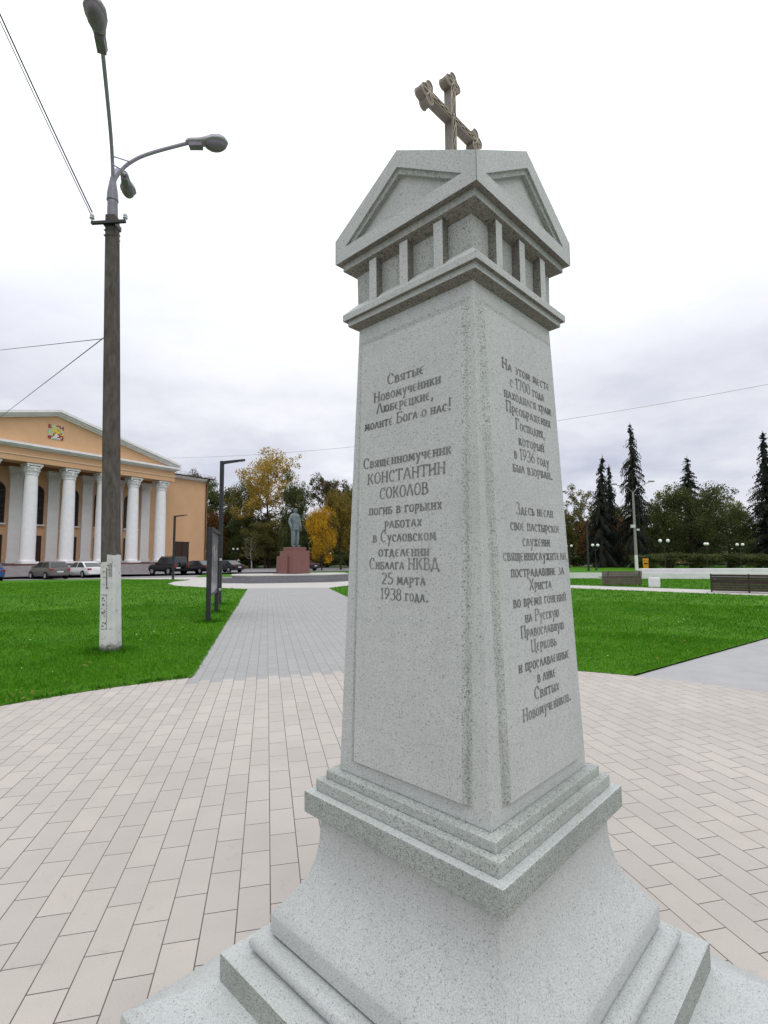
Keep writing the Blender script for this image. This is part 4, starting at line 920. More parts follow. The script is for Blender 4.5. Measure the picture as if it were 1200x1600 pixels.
# person far away beside the parked cars
pr = empty('person', (-25.2, 89.0, 0), R(200)); tag(pr, 'distant person in a dark coat and light top walking beside the parked cars', 'person')
J = {'pelvis': (Vector((0, 0, .93)), (.16, .12)), 'belly': (Vector((0, 0, 1.08)), (.155, .12)), 'chest': (Vector((0, 0, 1.28)), (.18, .13)), 'clav': (Vector((0, 0, 1.43)), (.11, .09)), 'neck': (Vector((0, .01, 1.51)), .055), 'jaw': (Vector((0, .03, 1.57)), .072), 'head': (Vector((0, .02, 1.65)), .092)}
E_ = [('pelvis', 'belly'), ('belly', 'chest'), ('chest', 'clav'), ('clav', 'neck'), ('neck', 'jaw'), ('jaw', 'head')]
for s_, pre in ((-1, 'l'), (1, 'r')):
    J[pre + 'sh'] = (Vector((s_ * .18, 0, 1.39)), .07); J[pre + 'el'] = (Vector((s_ * .24, -.04, 1.13)), .055); J[pre + 'wr'] = (Vector((s_ * .24, .05 + s_ * .06, .90)), .042)
    E_ += [('clav', pre + 'sh'), (pre + 'sh', pre + 'el'), (pre + 'el', pre + 'wr')]; hand(J, E_, pre + 'wr', pre, (0, .2, -1), (0, 1, 0), 1, (-s_ * .5, .3, 0))
    J[pre + 'hip'] = (Vector((s_ * .09, 0, .84)), .09); J[pre + 'kn'] = (Vector((s_ * .1, .05 + s_ * .08, .48)), .07); J[pre + 'an'] = (Vector((s_ * .1, s_ * .16, .09)), .05); J[pre + 'toe'] = (Vector((s_ * .11, s_ * .16 + .17, .04)), .04)
    E_ += [('pelvis', pre + 'hip'), (pre + 'hip', pre + 'kn'), (pre + 'kn', pre + 'an'), (pre + 'an', pre + 'toe')]
skin_figure('body', J, E_, plain('skin_tone', (.42, .27, .2)), pr)
mb = MB(); mb.loft([[(wx * math.cos(t), wy * math.sin(t), z) for t in [2 * math.pi * i / 16 for i in range(16)]] for z, wx, wy in ((.62, .23, .18), (.95, .21, .165), (1.2, .235, .165), (1.38, .225, .14), (1.45, .10, .09))]); mb.build('coat', plain('dark_coat', (.03, .03, .04)), pr, smooth=60)
mb = MB(); mb.sphere((0, 0, 1.69), .105, 12, 8, (1, 1, .8)); mb.build('hair', plain('brown_hair', (.05, .03, .02)), pr, smooth=60)
mb = MB(); mb.loft([[(wx * math.cos(t), wy * math.sin(t) + .005, z) for t in [2 * math.pi * i / 16 for i in range(16)]] for z, wx, wy in ((1.22, .242, .172), (1.38, .232, .147), (1.46, .11, .098))]); mb.build('shawl', plain('pale_shawl', (.5, .5, .48)), pr, smooth=60)

# ------------------------------------------------------------------ parked cars (local +x = nose, +y = left side)
def paint(name, c, rough=.25): return plain(name, c, rough, .5, var=.05, scale=2)
def car(kind, pnt, label, loc, rz):
    P = {'hatch': dict(L=3.95, W=1.70, H=1.50, belt=.98, hood=1.0, cab=(-1.85, -1.45, .35, 1.15), nose=.72, boot=.98, wb=2.5, r=.30),
         'sedan': dict(L=4.50, W=1.76, H=1.45, belt=.92, hood=.90, cab=(-1.75, -.90, .45, 1.30), nose=.68, boot=.95, wb=2.65, r=.31),
         'suv': dict(L=4.60, W=1.85, H=1.86, belt=1.12, hood=1.10, cab=(-2.15, -1.98, .30, .95), nose=.95, boot=1.12, wb=2.75, r=.37)}[kind]
    root = empty('parked_car', loc, rz); tag(root, label, 'car', 'cars parked in front of the palace')
    L2, W2 = P['L'] / 2, P['W'] / 2; zb = .24 if kind != 'suv' else .34; bl_ = P['belt']
    xs = [(-L2, .90, zb + .12, P['boot'] - .10), (-L2 + .06, .97, zb + .04, P['boot'] - .01), (-L2 + .5, 1, zb, max(P['boot'], bl_ - .01)), (-.3, 1, zb, bl_), (.9, 1, zb, bl_ - .01), (P['cab'][3], 1, zb, P['hood'] + .02), (L2 - .45, .97, zb, P['nose'] + .12), (L2 - .10, .90, zb + .03, P['nose']), (L2, .78, zb + .12, P['nose'] - .14)]
    rings = []
    for x, f, z0, z1 in xs:
        w_ = W2 * f; zm = z0 + (z1 - z0) * .55
        rings.append([(x, -w_ * .86, z0), (x, -w_ * .97, z0 + .10), (x, -w_, zm), (x, -w_ * .955, z1 - .05), (x, -w_ * .87, z1), (x, 0, z1 + .02), (x, w_ * .87, z1), (x, w_ * .955, z1 - .05), (x, w_, zm), (x, w_ * .97, z0 + .10), (x, w_ * .86, z0)])
    mb = MB(); mb.loft(rings); body = mb.build('body', pnt, root, smooth=40)
    a, b, c, d = P['cab']; zr = P['H']; wt = W2 * (.74 if kind != 'suv' else .82); wb_ = W2 * .93
    if kind == 'sedan': zrb = zr - .04
    else: zrb = zr - .05
    base = [(a, -wb_), (d, -wb_), (d, wb_), (a, wb_)]; top = [(b, -wt), (c, -wt), (c, wt), (b, wt)]
    mb = MB(); mb.loft([[(x, y, bl_ - .03) for x, y in base], [(x, y, zrb) for x, y in top], [(x * .96 if x > 0 else x * .98, y * .86, zr) for x, y in top]])
    cb = mb.build('cabin', pnt, root, smooth=30, bevel=.03)
    def lerp(p, q, t): return [p[i] + (q[i] - p[i]) * t for i in range(3)]
    def pane(c4, name='window', ins=.08, out=.012):
        n_ = (Vector(c4[1]) - Vector(c4[0])).cross(Vector(c4[3]) - Vector(c4[0])).normalized(); cc = sum((Vector(p) for p in c4), Vector()) / 4
        if n_.dot(cc - Vector((-.2, 0, .9))) < 0: n_ = -n_
        q = [Vector(p).lerp(cc, ins) for p in c4]; m_ = MB(); m_.loft([[p - n_ * .01 for p in q], [p + n_ * out for p in q]]); return m_.build(name, M['glass_dark'], cb)
    zl, zh = bl_ + .01, zrb - .02
    for s_ in (-1, 1):
        B0, B1 = (a, s_ * wb_, zl), (d, s_ * wb_, zl); T0, T1 = (b, s_ * wt, zh), (c, s_ * wt, zh)
        m_ = .50; pane([lerp(B0, B1, .06), lerp(B0, B1, m_), lerp(T0, T1, m_ - .02), lerp(T0, T1, .06)], ins=.06); pane([lerp(B0, B1, m_ + .03), lerp(B0, B1, .95), lerp(T0, T1, .97), lerp(T0, T1, m_ + .01)], ins=.06)
    pane([(a, -wb_, zl), (a, wb_, zl), (b, wt, zh), (b, -wt, zh)], 'rear_window', .10); pane([(d, -wb_, zl), (d, wb_, zl), (c, wt, zh), (c, -wt, zh)], 'windscreen', .08)
    r = P['r']
    for x in (-P['wb'] / 2, P['wb'] / 2):
        for s_ in (-1, 1):
            y = s_ * (W2 - .09); ar = MB(); ar.lathe((0, 0, 0), [(r + .055, -.02), (r + .055, .095), (r + .02, .10)], 20); ax_ = Matrix.Translation((x, y, r)) @ Matrix.Rotation(-s_ * math.pi / 2, 4, 'X')
            wl = MB(); wl.lathe((0, 0, 0), [(r * .62, -.10), (r * .95, -.10), (r, -.06), (r, .075), (r * .96, .112), (r * .62, .112)], 20); t_ = wl.build('wheel', M['tyre'], root, smooth=40, xf=ax_)
            rm = MB(); rm.lathe((0, 0, 0), [(.02, .10), (r * .2, .118), (r * .55, .104), (r * .61, .116), (r * .66, .116)], 16); rm.build('rim', M['rim'], t_, smooth=40, xf=ax_)
            for q_ in (ar,): q_.build('wheel_arch', M['tyre'], body, smooth=40, xf=ax_)
    for s_ in (-1, 1):
        mb = MB()
        if kind == 'suv': mb.box((-L2 + .01, s_ * W2 * .82, .95), (.10, .16, .42))
        else: mb.box((-L2 + .06, s_ * W2 * .80, P['boot'] - .17), (.16, W2 * .34, .15))
        mb.build('tail_light', M['tail_red'], root, bevel=.015)
        mb = MB(); mb.box((L2 - .08, s_ * W2 * .68, P['nose'] - .06), (.16, .36, .13)); mb.build('headlight', M['rim'], root, bevel=.02)
        mb = MB(); mb.box((d - .28, s_ * (wb_ + .11), bl_ + .07), (.12, .18, .13)); mb.build('wing_mirror', pnt, root, bevel=.02)
    mb = MB(); mb.box((-L2 - .005, 0, zb + .18), (.12, W2 * 1.72, .20)); mb.build('rear_bumper', pnt if kind != 'suv' else M['tyre'], root, bevel=.03)
    mb = MB(); mb.box((-L2 + (-.012 if kind == 'suv' else -.004), W2 * (.45 if kind == 'suv' else 0), .62 if kind != 'suv' else .72), (.03, .50, .11)); mb.build('number_plate', M['plate'], root)
    if kind == 'suv':
        mb = MB(); mb.lathe((0, 0, 0), [(.05, 0), (.33, 0), (.36, .05), (.36, .17), (.32, .20), (.05, .21)], 20); mb.build('spare_wheel', pnt, root, smooth=40, xf=Matrix.Translation((-L2 + .0, -.05, 1.06)) @ Matrix.Rotation(-math.pi / 2, 4, 'Y'))
        for s_ in (-1, 1): mb = MB(); mb.tube([(-1.7, s_ * .66, zr + .06), (.25, s_ * .66, zr + .06)], .025, 6); mb.box((-1.6, s_ * .66, zr + .015), (.06, .05, .08)); mb.box((.15, s_ * .66, zr + .015), (.06, .05, .08)); mb.build('roof_rail', M['tyre'], root)
    return root
HZ = math.atan2(.531, -.847)
car('hatch', paint('grey_beige_paint', (.13, .12, .115)), 'grey hatchback parked beside the white saloon, rear towards the lawn', (-29.2, 44.9, 0), HZ)
car('sedan', paint('white_paint', (.70, .70, .70)), 'white saloon car parked partly behind the lamp post', (-27.9, 48.0, 0), HZ)
car('suv', paint('black_paint', (.014, .014, .016)), 'black off-road car with spare wheel cover on its tailgate', (-22.9, 54.6, 0), HZ)
car('sedan', paint('dark_violet_paint', (.028, .02, .028)), 'dark saloon parked beside the black off-road car with spare wheel', (-21.1, 58.6, 0), HZ)
car('sedan', paint('black_grey_paint', (.022, .022, .028)), 'dark saloon seen just right of the information board', (-19.3, 63.2, 0), HZ)
car('sedan', paint('dark_blue_paint', (.02, .02, .03)), 'dark saloon parked behind the red granite pedestal', (-10.9, 68.9, 0), HZ)
car('hatch', paint('blue_paint', (.02, .07, .22)), 'blue car cut off by the left edge of the picture', (-31.95, 41.0, 0), HZ)

# ------------------------------------------------------------------ benches, bin cube, basin wall on the right
def bench(loc, rz, Ln, mid, mats, label):
    r = empty('park_bench', loc, rz); tag(r, label, 'bench', 'wooden slatted benches along the right walkway')
    xs_ = [-Ln / 2 + .03, Ln / 2 - .03] + ([0] if mid else [])
    if not mid: xs_ = [-Ln / 2 + .35, Ln / 2 - .12]
    for x in xs_:
        mb = MB(); mb.loft([[(x - .03, y, z), (x + .03, y, z), (x + .03, y2, z2), (x - .03, y2, z2)] for y, z, y2, z2 in ((-.02, 0, .04, 0), (-.02, .42, .04, .42), (-.12, .80, -.06, .80))]); mb.box((x, .24, .41), (.06, .5, .05)); mb.box((x, .46, .2), (.06, .06, .40)); mb.build('leg', M['black_metal'], r)
    for i in range(5): MB().box((0, .06 + i * .10, .452), (Ln, .085, .035)).build('seat_slat', mats, r, bevel=.004)
    for i in range(7):
        z = .10 + i * .105; y = -.05 if z < .42 else -.05 - (z - .42) * .26
        MB().box((0, y, z), (Ln, .03, .094)).build('back_slat', mats, r, bevel=.004)
    return r
bench((12.98, 28.35, 0), R(-4), 2.12, False, M['bench_wood'], 'weathered brown bench seen from behind, left of the pale concrete cube')
d_ = Vector((2.45, -1.55)).normalized(); bench((14.45 + d_.x * 1.4, 22.95 + d_.y * 1.4, 0), math.atan2(d_.y, d_.x), 2.8, True, M['bench_dark'], 'dark brown bench seen from behind at the right edge')
cu = empty('concrete_bin', (13.95, 26.75, 0), R(-30)); tag(cu, 'pale concrete cube bin standing beside the weathered bench', 'bin')
MB().box((0, 0, .22), (.52, .52, .44)).build('block', M['white_concrete'], cu, bevel=.012); MB().box((0, 0, .463), (.44, .44, .04)).build('lid', M['white_concrete'], cu, bevel=.008)
bw = empty('basin_wall'); tag(bw, 'long low pale wall of a round basin beyond the benches', 'wall')
def wall_strip(pts, th, z1, name, mat):
    P = [Vector(p) for p in pts]; l, r_ = [], []
    for i, p in enumerate(P):
        t = (P[min(i + 1, len(P) - 1)] - P[max(i - 1, 0)]).normalized(); n_ = Vector((-t.y, t.x)); l.append((p.x, p.y)); r_.append((p.x + n_.x * th, p.y + n_.y * th))
    rings = [[(a[0], a[1], -.1), (b[0], b[1], -.1), (b[0], b[1], z1), (a[0], a[1], z1)] for a, b in zip(l, r_)]
    return MB().loft(rings).build(name, mat, bw)
wall_strip([(2, 43.2), (8, 40.5), (13.6, 38.1), (18, 36.7), (22.1, 35.6), (27, 34.7), (36, 34)], .5, .40, 'front_wall', M['white_concrete'])
wall_strip([(18.9, 38.0), (23, 37.0), (28, 36.2), (38, 35.6)], 1.2, .66, 'raised_ledge', M['white_concrete'])
wall_strip([(13.2, 38.75), (18, 37.35), (22.3, 36.25)], .9, .30, 'water_channel', M['grey_granite'])
yb = empty('yellow_bin', (28.15, 55.6, 0), R(-20)); tag(yb, 'yellow orange container standing by the far concrete lamp post', 'bin')
MB().loft([[(-.22, -.3, 0), (.22, -.3, 0), (.22, .2, 0), (-.22, .2, 0)], [(-.25, -.34, 1.15), (.25, -.34, 1.15), (.25, .24, 1.15), (-.25, .24, 1.15)]]).build('body', M['yellow'], yb, bevel=.02); MB().box((0, -.05, 1.24), (.55, .64, .16)).build('lid', M['yellow'], yb, bevel=.04); MB().box((0, -.337, .8), (.34, .03, .12)).build('slot', M['tyre'], yb)
# far concrete lamp
fp = empty('street_lamp', (28.67, 58.66, 0)); tag(fp, 'far concrete lamp post with white foot and two lamp heads among spruces', 'street lamp')
MB().loft([[(a * w_, b * w_, z) for a, b in ((-1, -1), (1, -1), (1, 1), (-1, 1))] for z, w_ in ((1.72, .125), (8.9, .075))]).build('post', M['white_concrete_grey'] if 'white_concrete_grey' in M else plain('grey_concrete', (.26, .25, .235), .9), fp)
MB().loft([[(a * w_, b * w_, z) for a, b in ((-1, -1), (1, -1), (1, 1), (-1, 1))] for z, w_ in ((-.1, .138), (1.718, .128))]).build('painted_foot', M['white_concrete'], fp)
for sx in (-1, 1):
    MB().tube([(0, 0, 8.85), (sx * .5, 0, 9.4), (sx * 1.9, 0, 9.8 + .3 * (sx > 0))], [.05, .045, .04], 6).build('arm', M['steel_grey'], fp, smooth=60)
    MB().sphere((sx * 2.2, 0, 9.9 + .3 * (sx > 0)), .36, 10, 8, (1.2, .5, .35)).build('lamp_head', M['lamp_shell'], fp, smooth=60)
MB().box((-.25, -.1, 5.0), (.4, .3, .35)).build('control_box', M['ceramic'], fp); MB().box((.3, -.1, 4.6), (.3, .2, .2)).build('control_box', M['ceramic'], fp)
# double globe lamps
gl = empty('globe_lamp', (24.6, 60, 0)); MB().lathe((0, 0, 0), [(.14, -.1), (.14, .1), (.07, .3), (.035, .5), (.03, 2.55)], 10).build('post', M['black_metal'], gl, smooth=50)
for sx in (-1, 1):
    MB().tube([(0, 0, 2.3), (sx * .2, 0, 2.35), (sx * .37, 0, 2.6), (sx * .37, 0, 2.72)], .025, 6).build('arm', M['black_metal'], gl, smooth=50)
    MB().sphere((sx * .37, 0, 2.93), .175, 14, 10).build('globe', M['globe'], gl, smooth=60)
spots = [((930, 852), 60, 'twin white globe lamp left of the far concrete lamp post among the spruces'), ((1037.5, 845), 55, 'twin white globe lamp just right of the far concrete lamp post'), ((1103.5, 850), 61, 'twin white globe lamp in front of the broad dark green trees'), ((1156, 851), 60, 'twin white globe lamp left of the tall spruce at right edge'), ((889, 853), 75, 'twin white globe lamp peeping out beside the obelisk'), ((368, 858), 88, 'twin white globe lamp under the trees left of the statue'), ((480, 862), 92, 'twin white globe lamp under the trees right of the statue')]
for i, ((px, py), Y, lab) in enumerate(spots):
    o = gl if i == 0 else copy_tree(gl); p = at(px, py, Y); s_ = p.z / 2.93; o.location = (p.x, p.y, 0); o.scale = (1, 1, s_); o.rotation_euler.z = R([20, -15, 40, 10, 0, 35, -30][i]); tag(o, lab, 'lamp', 'twin globe lamps in the park')
# little houses far behind the right-hand trees
def house(loc, rz, w_, d_, h_, rh, wall, roof, label):
    r = empty('house', loc, rz); tag(r, label, 'house')
    MB().box2((-w_ / 2, -d_ / 2, -.1), (w_ / 2, d_ / 2, h_)).build('wall', wall, r)
    m_ = MB(); m_.add([(-w_ / 2 - .4, -d_ / 2 - .5, h_ + .003), (w_ / 2 + .4, -d_ / 2 - .5, h_ + .003), (w_ / 2 + .4, d_ / 2 + .5, h_ + .003), (-w_ / 2 - .4, d_ / 2 + .5, h_ + .003), (-w_ / 2 - .4, 0, h_ + rh), (w_ / 2 + .4, 0, h_ + rh)], [(0, 1, 5, 4), (2, 3, 4, 5), (1, 2, 5), (3, 0, 4), (3, 2, 1, 0)]); m_.build('roof', roof, r)
    for i in range(4):
        x = -w_ / 2 + w_ * (i + .5) / 4; MB().box((x, -d_ / 2 - .02, h_ * .55), (1.1, .05, 1.5)).build('window', M['glass_dark'], r)
    MB().box((w_ * .2, 0, h_ + rh), (.7, .7, 1.6)).build('chimney', roof, r)
p = at(905, 862, 130); house((p.x, 130, 0), R(-8), 12, 8, 3.2, 1.9, M['white_concrete'], plain('pink_tile_roof', (.42, .24, .17), .85, .1), 'far low house with a pinkish roof behind the left spruces')
p = at(1045, 860, 120); house((p.x, 120, 0), R(-20), 9, 8, 5.2, 1.4, plain('orange_plaster', (.5, .28, .17), .9), M['roof_red'], 'far orange house hidden among the trees right of the lamp post')

# ------------------------------------------------------------------ trees
def leafmat(name, cols, sc=.5, zgrad=None):
    m = Mat(name, .75, .12); n1 = m.noise(sc, 4, .6); n2 = m.noise(sc * 6, 3, .6)
    k_ = [(.30 + .4 * i / (len(cols) - 1), c) for i, c in enumerate(cols)]
    c = m.ramp(m.math('ADD', m.math('MULTIPLY', n1, .7), m.math('MULTIPLY', n2, .3)), k_)
    if zgrad:
        s_ = m.n('ShaderNodeSeparateXYZ'); m.l(m._tc.outputs['Object'], s_.inputs[0])
        f = m.ramp(m.math('ADD', m.math('DIVIDE', s_.outputs[2], zgrad[0]), m.math('MULTIPLY', m.math('SUBTRACT', n1, .5), .7)), [(zgrad[1], 0.0), (zgrad[1] + .18, 1.0)])
        c = m.mix(f, c, zgrad[2])
    c = m.mix(1.0, c, 1.62, 'MULTIPLY')
    m.col(c)
    tr = m.n('ShaderNodeBsdfTranslucent'); m.l(c if not isinstance(c, tuple) else c, tr.inputs[0])
    mx = m.n('ShaderNodeMixShader'); mx.inputs[0].default_value = .28; m.l(m.b.outputs[0], mx.inputs[1]); m.l(tr.outputs[0], mx.inputs[2])
    m.l(mx.outputs[0], m.t.nodes['Material Output'].inputs['Surface']); return m.m
LM_ = {
 'dark': leafmat('leaf_dark_green', [(.030, .040, .016), (.048, .060, .020), (.075, .080, .026)]),
 'olive': leafmat('leaf_olive', [(.045, .048, .017), (.078, .076, .022), (.115, .10, .028)]),
 'yellow': leafmat('leaf_yellow_top', [(.06, .055, .014), (.11, .09, .020), (.17, .125, .024)], .4, (14.0, .50, (.25, .175, .036))),
 'gold': leafmat('leaf_gold', [(.12, .085, .014), (.30, .175, .014), (.46, .26, .016)], .6),
 'dim': leafmat('leaf_dim_gold', [(.07, .055, .016), (.13, .095, .02), (.20, .14, .024)], .6),
 'brown': leafmat('leaf_brown', [(.040, .036, .020), (.062, .050, .026), (.10, .062, .034)]),
 'rust': leafmat('leaf_rust', [(.05, .032, .016), (.10, .05, .020), (.16, .08, .02)]),
 'pale': leafmat('leaf_pale', [(.07, .075, .03), (.11, .11, .045), (.16, .14, .055)]),
 'spruce': leafmat('spruce_needles', [(.010, .0125, .0105), (.017, .020, .016), (.028, .030, .022)], 1.2),
 'hedge': leafmat('hedge_leaf', [(.022, .035, .012), (.04, .055, .018), (.07, .08, .022)], .9),
}
def leaves(C, rad, n, size, flat=.8, seed=0):
    r_ = np.random.default_rng(seed); C = np.array(C); rad = np.array(rad)
    wgt = rad ** 1.6; idx = r_.choice(len(C), n, p=wgt / wgt.sum())
    d = r_.normal(0, 1, (n, 3)); d /= np.linalg.norm(d, axis=1)[:, None]; rr = r_.uniform(0, 1, n) ** .45
    P = C[idx] + d * (rr * rad[idx])[:, None] * np.array([1, 1, flat])
    a = r_.normal(0, 1, (n, 3)); a /= np.linalg.norm(a, axis=1)[:, None]; b = np.cross(a, r_.normal(0, 1, (n, 3))); b /= np.linalg.norm(b, axis=1)[:, None]
    s = size * r_.uniform(.5, 1.35, n)[:, None]; V = np.zeros((n, 4, 3))
    V[:, 0] = P - a * s; V[:, 1] = P + b * s * .55; V[:, 2] = P + a * s; V[:, 3] = P - b * s * .55
    return V
def decid(seed, H, W, th, nl, size, shape=.55, gap=.0, clump=.17):
    """returns (wood mesh builder, leaf array) for a tree H tall, W wide with bare trunk up to th"""
    r_ = random.Random(seed); wood = MB(); C, Rr = [], []
    tr = [(0, 0, -.3)]; x = y = 0
    for i in range(1, 7):
        x += r_.uniform(-.02, .02) * H; y += r_.uniform(-.02, .02) * H; tr.append((x, y, H * .80 * i / 6))
    r0 = .016 * H + .06; wood.tube(tr, [r0 * (1.25 if i == 0 else 1 - .85 * i / 6) for i in range(7)], 8)
    for i in range(20):
        f = i / 19; z0 = th + (H * .72 - th) * (f ** .9); a = i * 2.4 + r_.uniform(-.5, .5)
        zi = min(z0 / (H * .80) * 6, 5.99); k_ = int(zi); p0 = Vector(tr[k_]).lerp(Vector(tr[k_ + 1]), zi - k_)
        prof = math.sin(math.pi * min(1, max(.06, ((z0 + .18 * H) - th) / (H * 1.05 - th)) ** .75)) ** .6
        ln = W / 2 * prof * r_.uniform(.70, 1.12); up = ln * r_.uniform(.45, 1.1) * (.5 + f)
        p3 = p0 + Vector((math.cos(a) * ln, math.sin(a) * ln, min(up, H * .97 - p0.z))); p1 = p0.lerp(p3, .4) + Vector((0, 0, -.04 * H)); p2 = p0.lerp(p3, .75) + Vector((0, 0, .02 * H))
        rb = r0 * .42 * (1 - .6 * f); wood.tube([p0, p1, p2, p3], [rb, rb * .7, rb * .45, rb * .15], 5, False)
        for t, s_ in ((.45, .9), (.72, 1.1), (.95, 1.05)):
            q = p0.lerp(p3, t) + Vector((r_.gauss(0, .05) * W, r_.gauss(0, .05) * W, r_.gauss(.01, .03) * H))
            if r_.random() < gap: continue
            C.append(q); Rr.append(clump * W * s_ * r_.uniform(.45, 1.0) * shape / .55)
            for m_ in range(2):
                q2 = q + Vector((max(-.13, min(.13, r_.gauss(0, .08))) * W, max(-.13, min(.13, r_.gauss(0, .08))) * W, max(-.06, min(.05, r_.gauss(0, .04))) * H)); C.append(q2); Rr.append(clump * W * r_.uniform(.22, .50))
                wood.tube([p0.lerp(p3, t), q.lerp(q2, .9)], [rb * .25, rb * .06], 4, False)
    C.append(Vector((x, y, H * .88))); Rr.append(clump * W * .8)
    return wood, leaves(C, Rr, nl, size, .8, seed)
class Kind: pass
def make_kind(seed, H, W, th, nl, size, leaf, bark='bark', **kw):
    k_ = Kind(); wood, V = decid(seed, H, W, th, nl, size, **kw); k_.H = H; k_.W = W
    k_.leaf = tri_mesh('crown', V, LM_[leaf], 4); w_ = wood.build('trunk', M[bark], smooth=60); k_.wood = w_.data; bpy.data.objects.remove(w_); return k_
def plant(k_, px, ytop, D, wpx, label, group, name='tree', cat='tree', rot=0.0, dx=0):
    p = at(px, ytop, D); h = p.z; wd = wpx / F_PX * D
    r = empty(name, (p.x + dx, p.y, 0), rot); r.scale = (wd / k_.W, wd / k_.W, h / k_.H); tag(r, label, cat, group)
    t = bpy.data.objects.new('trunk', k_.wood); COL.objects.link(t); t.parent = r
    c = bpy.data.objects.new('crown', k_.leaf); COL.objects.link(c); c.parent = r
    return r
K = {
 'dark': make_kind(1, 14, 10, 2.5, 17000, .16, 'dark'), 'olive': make_kind(2, 14, 10, 2.2, 16000, .155, 'olive'), 'yellow': make_kind(13, 16, 11, 3.0, 17000, .155, 'yellow', gap=.0, clump=.165), 'dim': make_kind(14, 8, 8, 1.6, 14000, .125, 'dim', clump=.18),
 'gold': make_kind(4, 8, 8, 1.2, 14000, .125, 'gold', clump=.2), 'brown': make_kind(5, 14, 9, 3, 11000, .145, 'brown', gap=.15, clump=.14), 'rust': make_kind(6, 8, 7, 1.0, 6000, .18, 'rust'),
 'pale': make_kind(7, 13, 8, 2.6, 6500, .135, 'pale', gap=.3, clump=.12), 'broad': make_kind(8, 11, 13, .9, 24000, .15, 'dark', clump=.17), 'thin': make_kind(9, 13, 6, 3, 1800, .17, 'pale', 'birch', gap=.3, clump=.12),
 'bush': make_kind(10, 4, 5, .2, 5000, .14, 'dark', clump=.22), 'goldlow': make_kind(11, 6, 7, .6, 6000, .17, 'rust', clump=.2),
}
LG, RG = 'autumn trees behind the statue', 'trees across the park on the right'
for a in (
 ('brown', 306, 731, 118, 62, 'dark brownish tree showing above the roof of the palace wing', LG, .3), ('dark', 341, 757, 100, 62, 'dark green tree at the right end of the palace wing', LG, 1.1), ('rust', 338, 800, 96, 40, 'rusty low tree between palace wing and black lamp post', LG, .4),
 ('olive', 378, 755, 98, 66, 'olive green tree right of the black lamp post', LG, 2.2), ('dark', 392, 800, 93, 60, 'dark low-crowned tree left of the statue', LG, .7), ('yellow', 423, 712, 92, 100, 'tallest tree with thin golden yellow top behind the statue', LG, .2),
 ('dark', 458, 748, 84, 48, 'narrow dark green tree rising straight behind the statue', LG, 3.0), ('olive', 415, 815, 88, 60, 'low olive tree left of the pedestal under the golden tree', LG, 4.0), ('dark', 486, 806, 88, 46, 'low dark tree right of the statue', LG, 5.1),
 ('brown', 512, 738, 92, 78, 'tall brownish thin tree behind the small golden tree', LG, .9), ('brown', 545, 752, 96, 60, 'reddish brown tree half hidden behind the obelisk', LG, 2.5), ('gold', 503, 800, 70, 46, 'small bright golden tree right of the statue', LG, .6), ('dim', 533, 776, 73, 64, 'dull yellow tree between small golden tree and obelisk', LG, 1.2), ('olive', 552, 762, 80, 50, 'olive yellow tree partly hidden by the obelisk edge', LG, 1.9),
 ('olive', 600, 750, 90, 80, 'olive tree standing wholly behind the obelisk', LG, 2.9), ('dark', 690, 745, 95, 90, 'dark tree standing wholly behind the obelisk', LG, 3.9), ('yellow', 780, 740, 95, 80, 'yellowing tree standing wholly behind the obelisk', LG, .9), ('brown', 845, 755, 92, 70, 'brown tree standing behind the right half of the obelisk', LG, .1),
 ('pale', 905, 756, 88, 66, 'loose pale olive tree beside the right edge of the obelisk', RG, .5), ('olive', 893, 800, 84, 50, 'low olive yellow tree beside the obelisk right edge', RG, 3.3), ('goldlow', 925, 818, 82, 50, 'rust coloured low tree under the left pair of spruces', RG, 1.5), ('goldlow', 962, 815, 86, 46, 'rust brown low tree between the left spruces', RG, 4.5), ('pale', 1030, 758, 92, 62, 'loose pale green tree right of the tallest spruce', RG, 2.0),
 ('broad', 1080, 769, 76, 112, 'broad dense dark green tree below the lone small spruce', RG, 1.0), ('thin', 1128, 760, 90, 52, 'thin light leaved tree right of the broad dark tree', RG, 2.0), ('broad', 1132, 798, 80, 80, 'rounded dark tree left of the spruce at right edge', RG, 3.6), ('pale', 1146, 775, 92, 50, 'pale thin tree just left of the spruce at right edge', RG, .8),
 ('dark', 1040, 795, 82, 60, 'dark low tree behind the twin globe lamp right of lamp post', RG, 5.0), ('broad', 1225, 800, 78, 70, 'dark tree at the right edge beyond the tall spruce', RG, .0), ('dark', 1000, 800, 90, 70, 'dark tree filling the gap behind the tallest spruce', RG, 2.8), ('olive', 950, 790, 100, 70, 'olive tree far behind the left pair of spruces', RG, .3)):
    kk, px, yt, D, wpx, lab, grp, rt = a; plant(K[kk], px, yt, D, wpx, lab, grp, rot=rt)
t_ = plant(K['thin'], 394, 828, 86, 26, 'slender tree with a pale trunk left of the pedestal', LG, rot=.6)
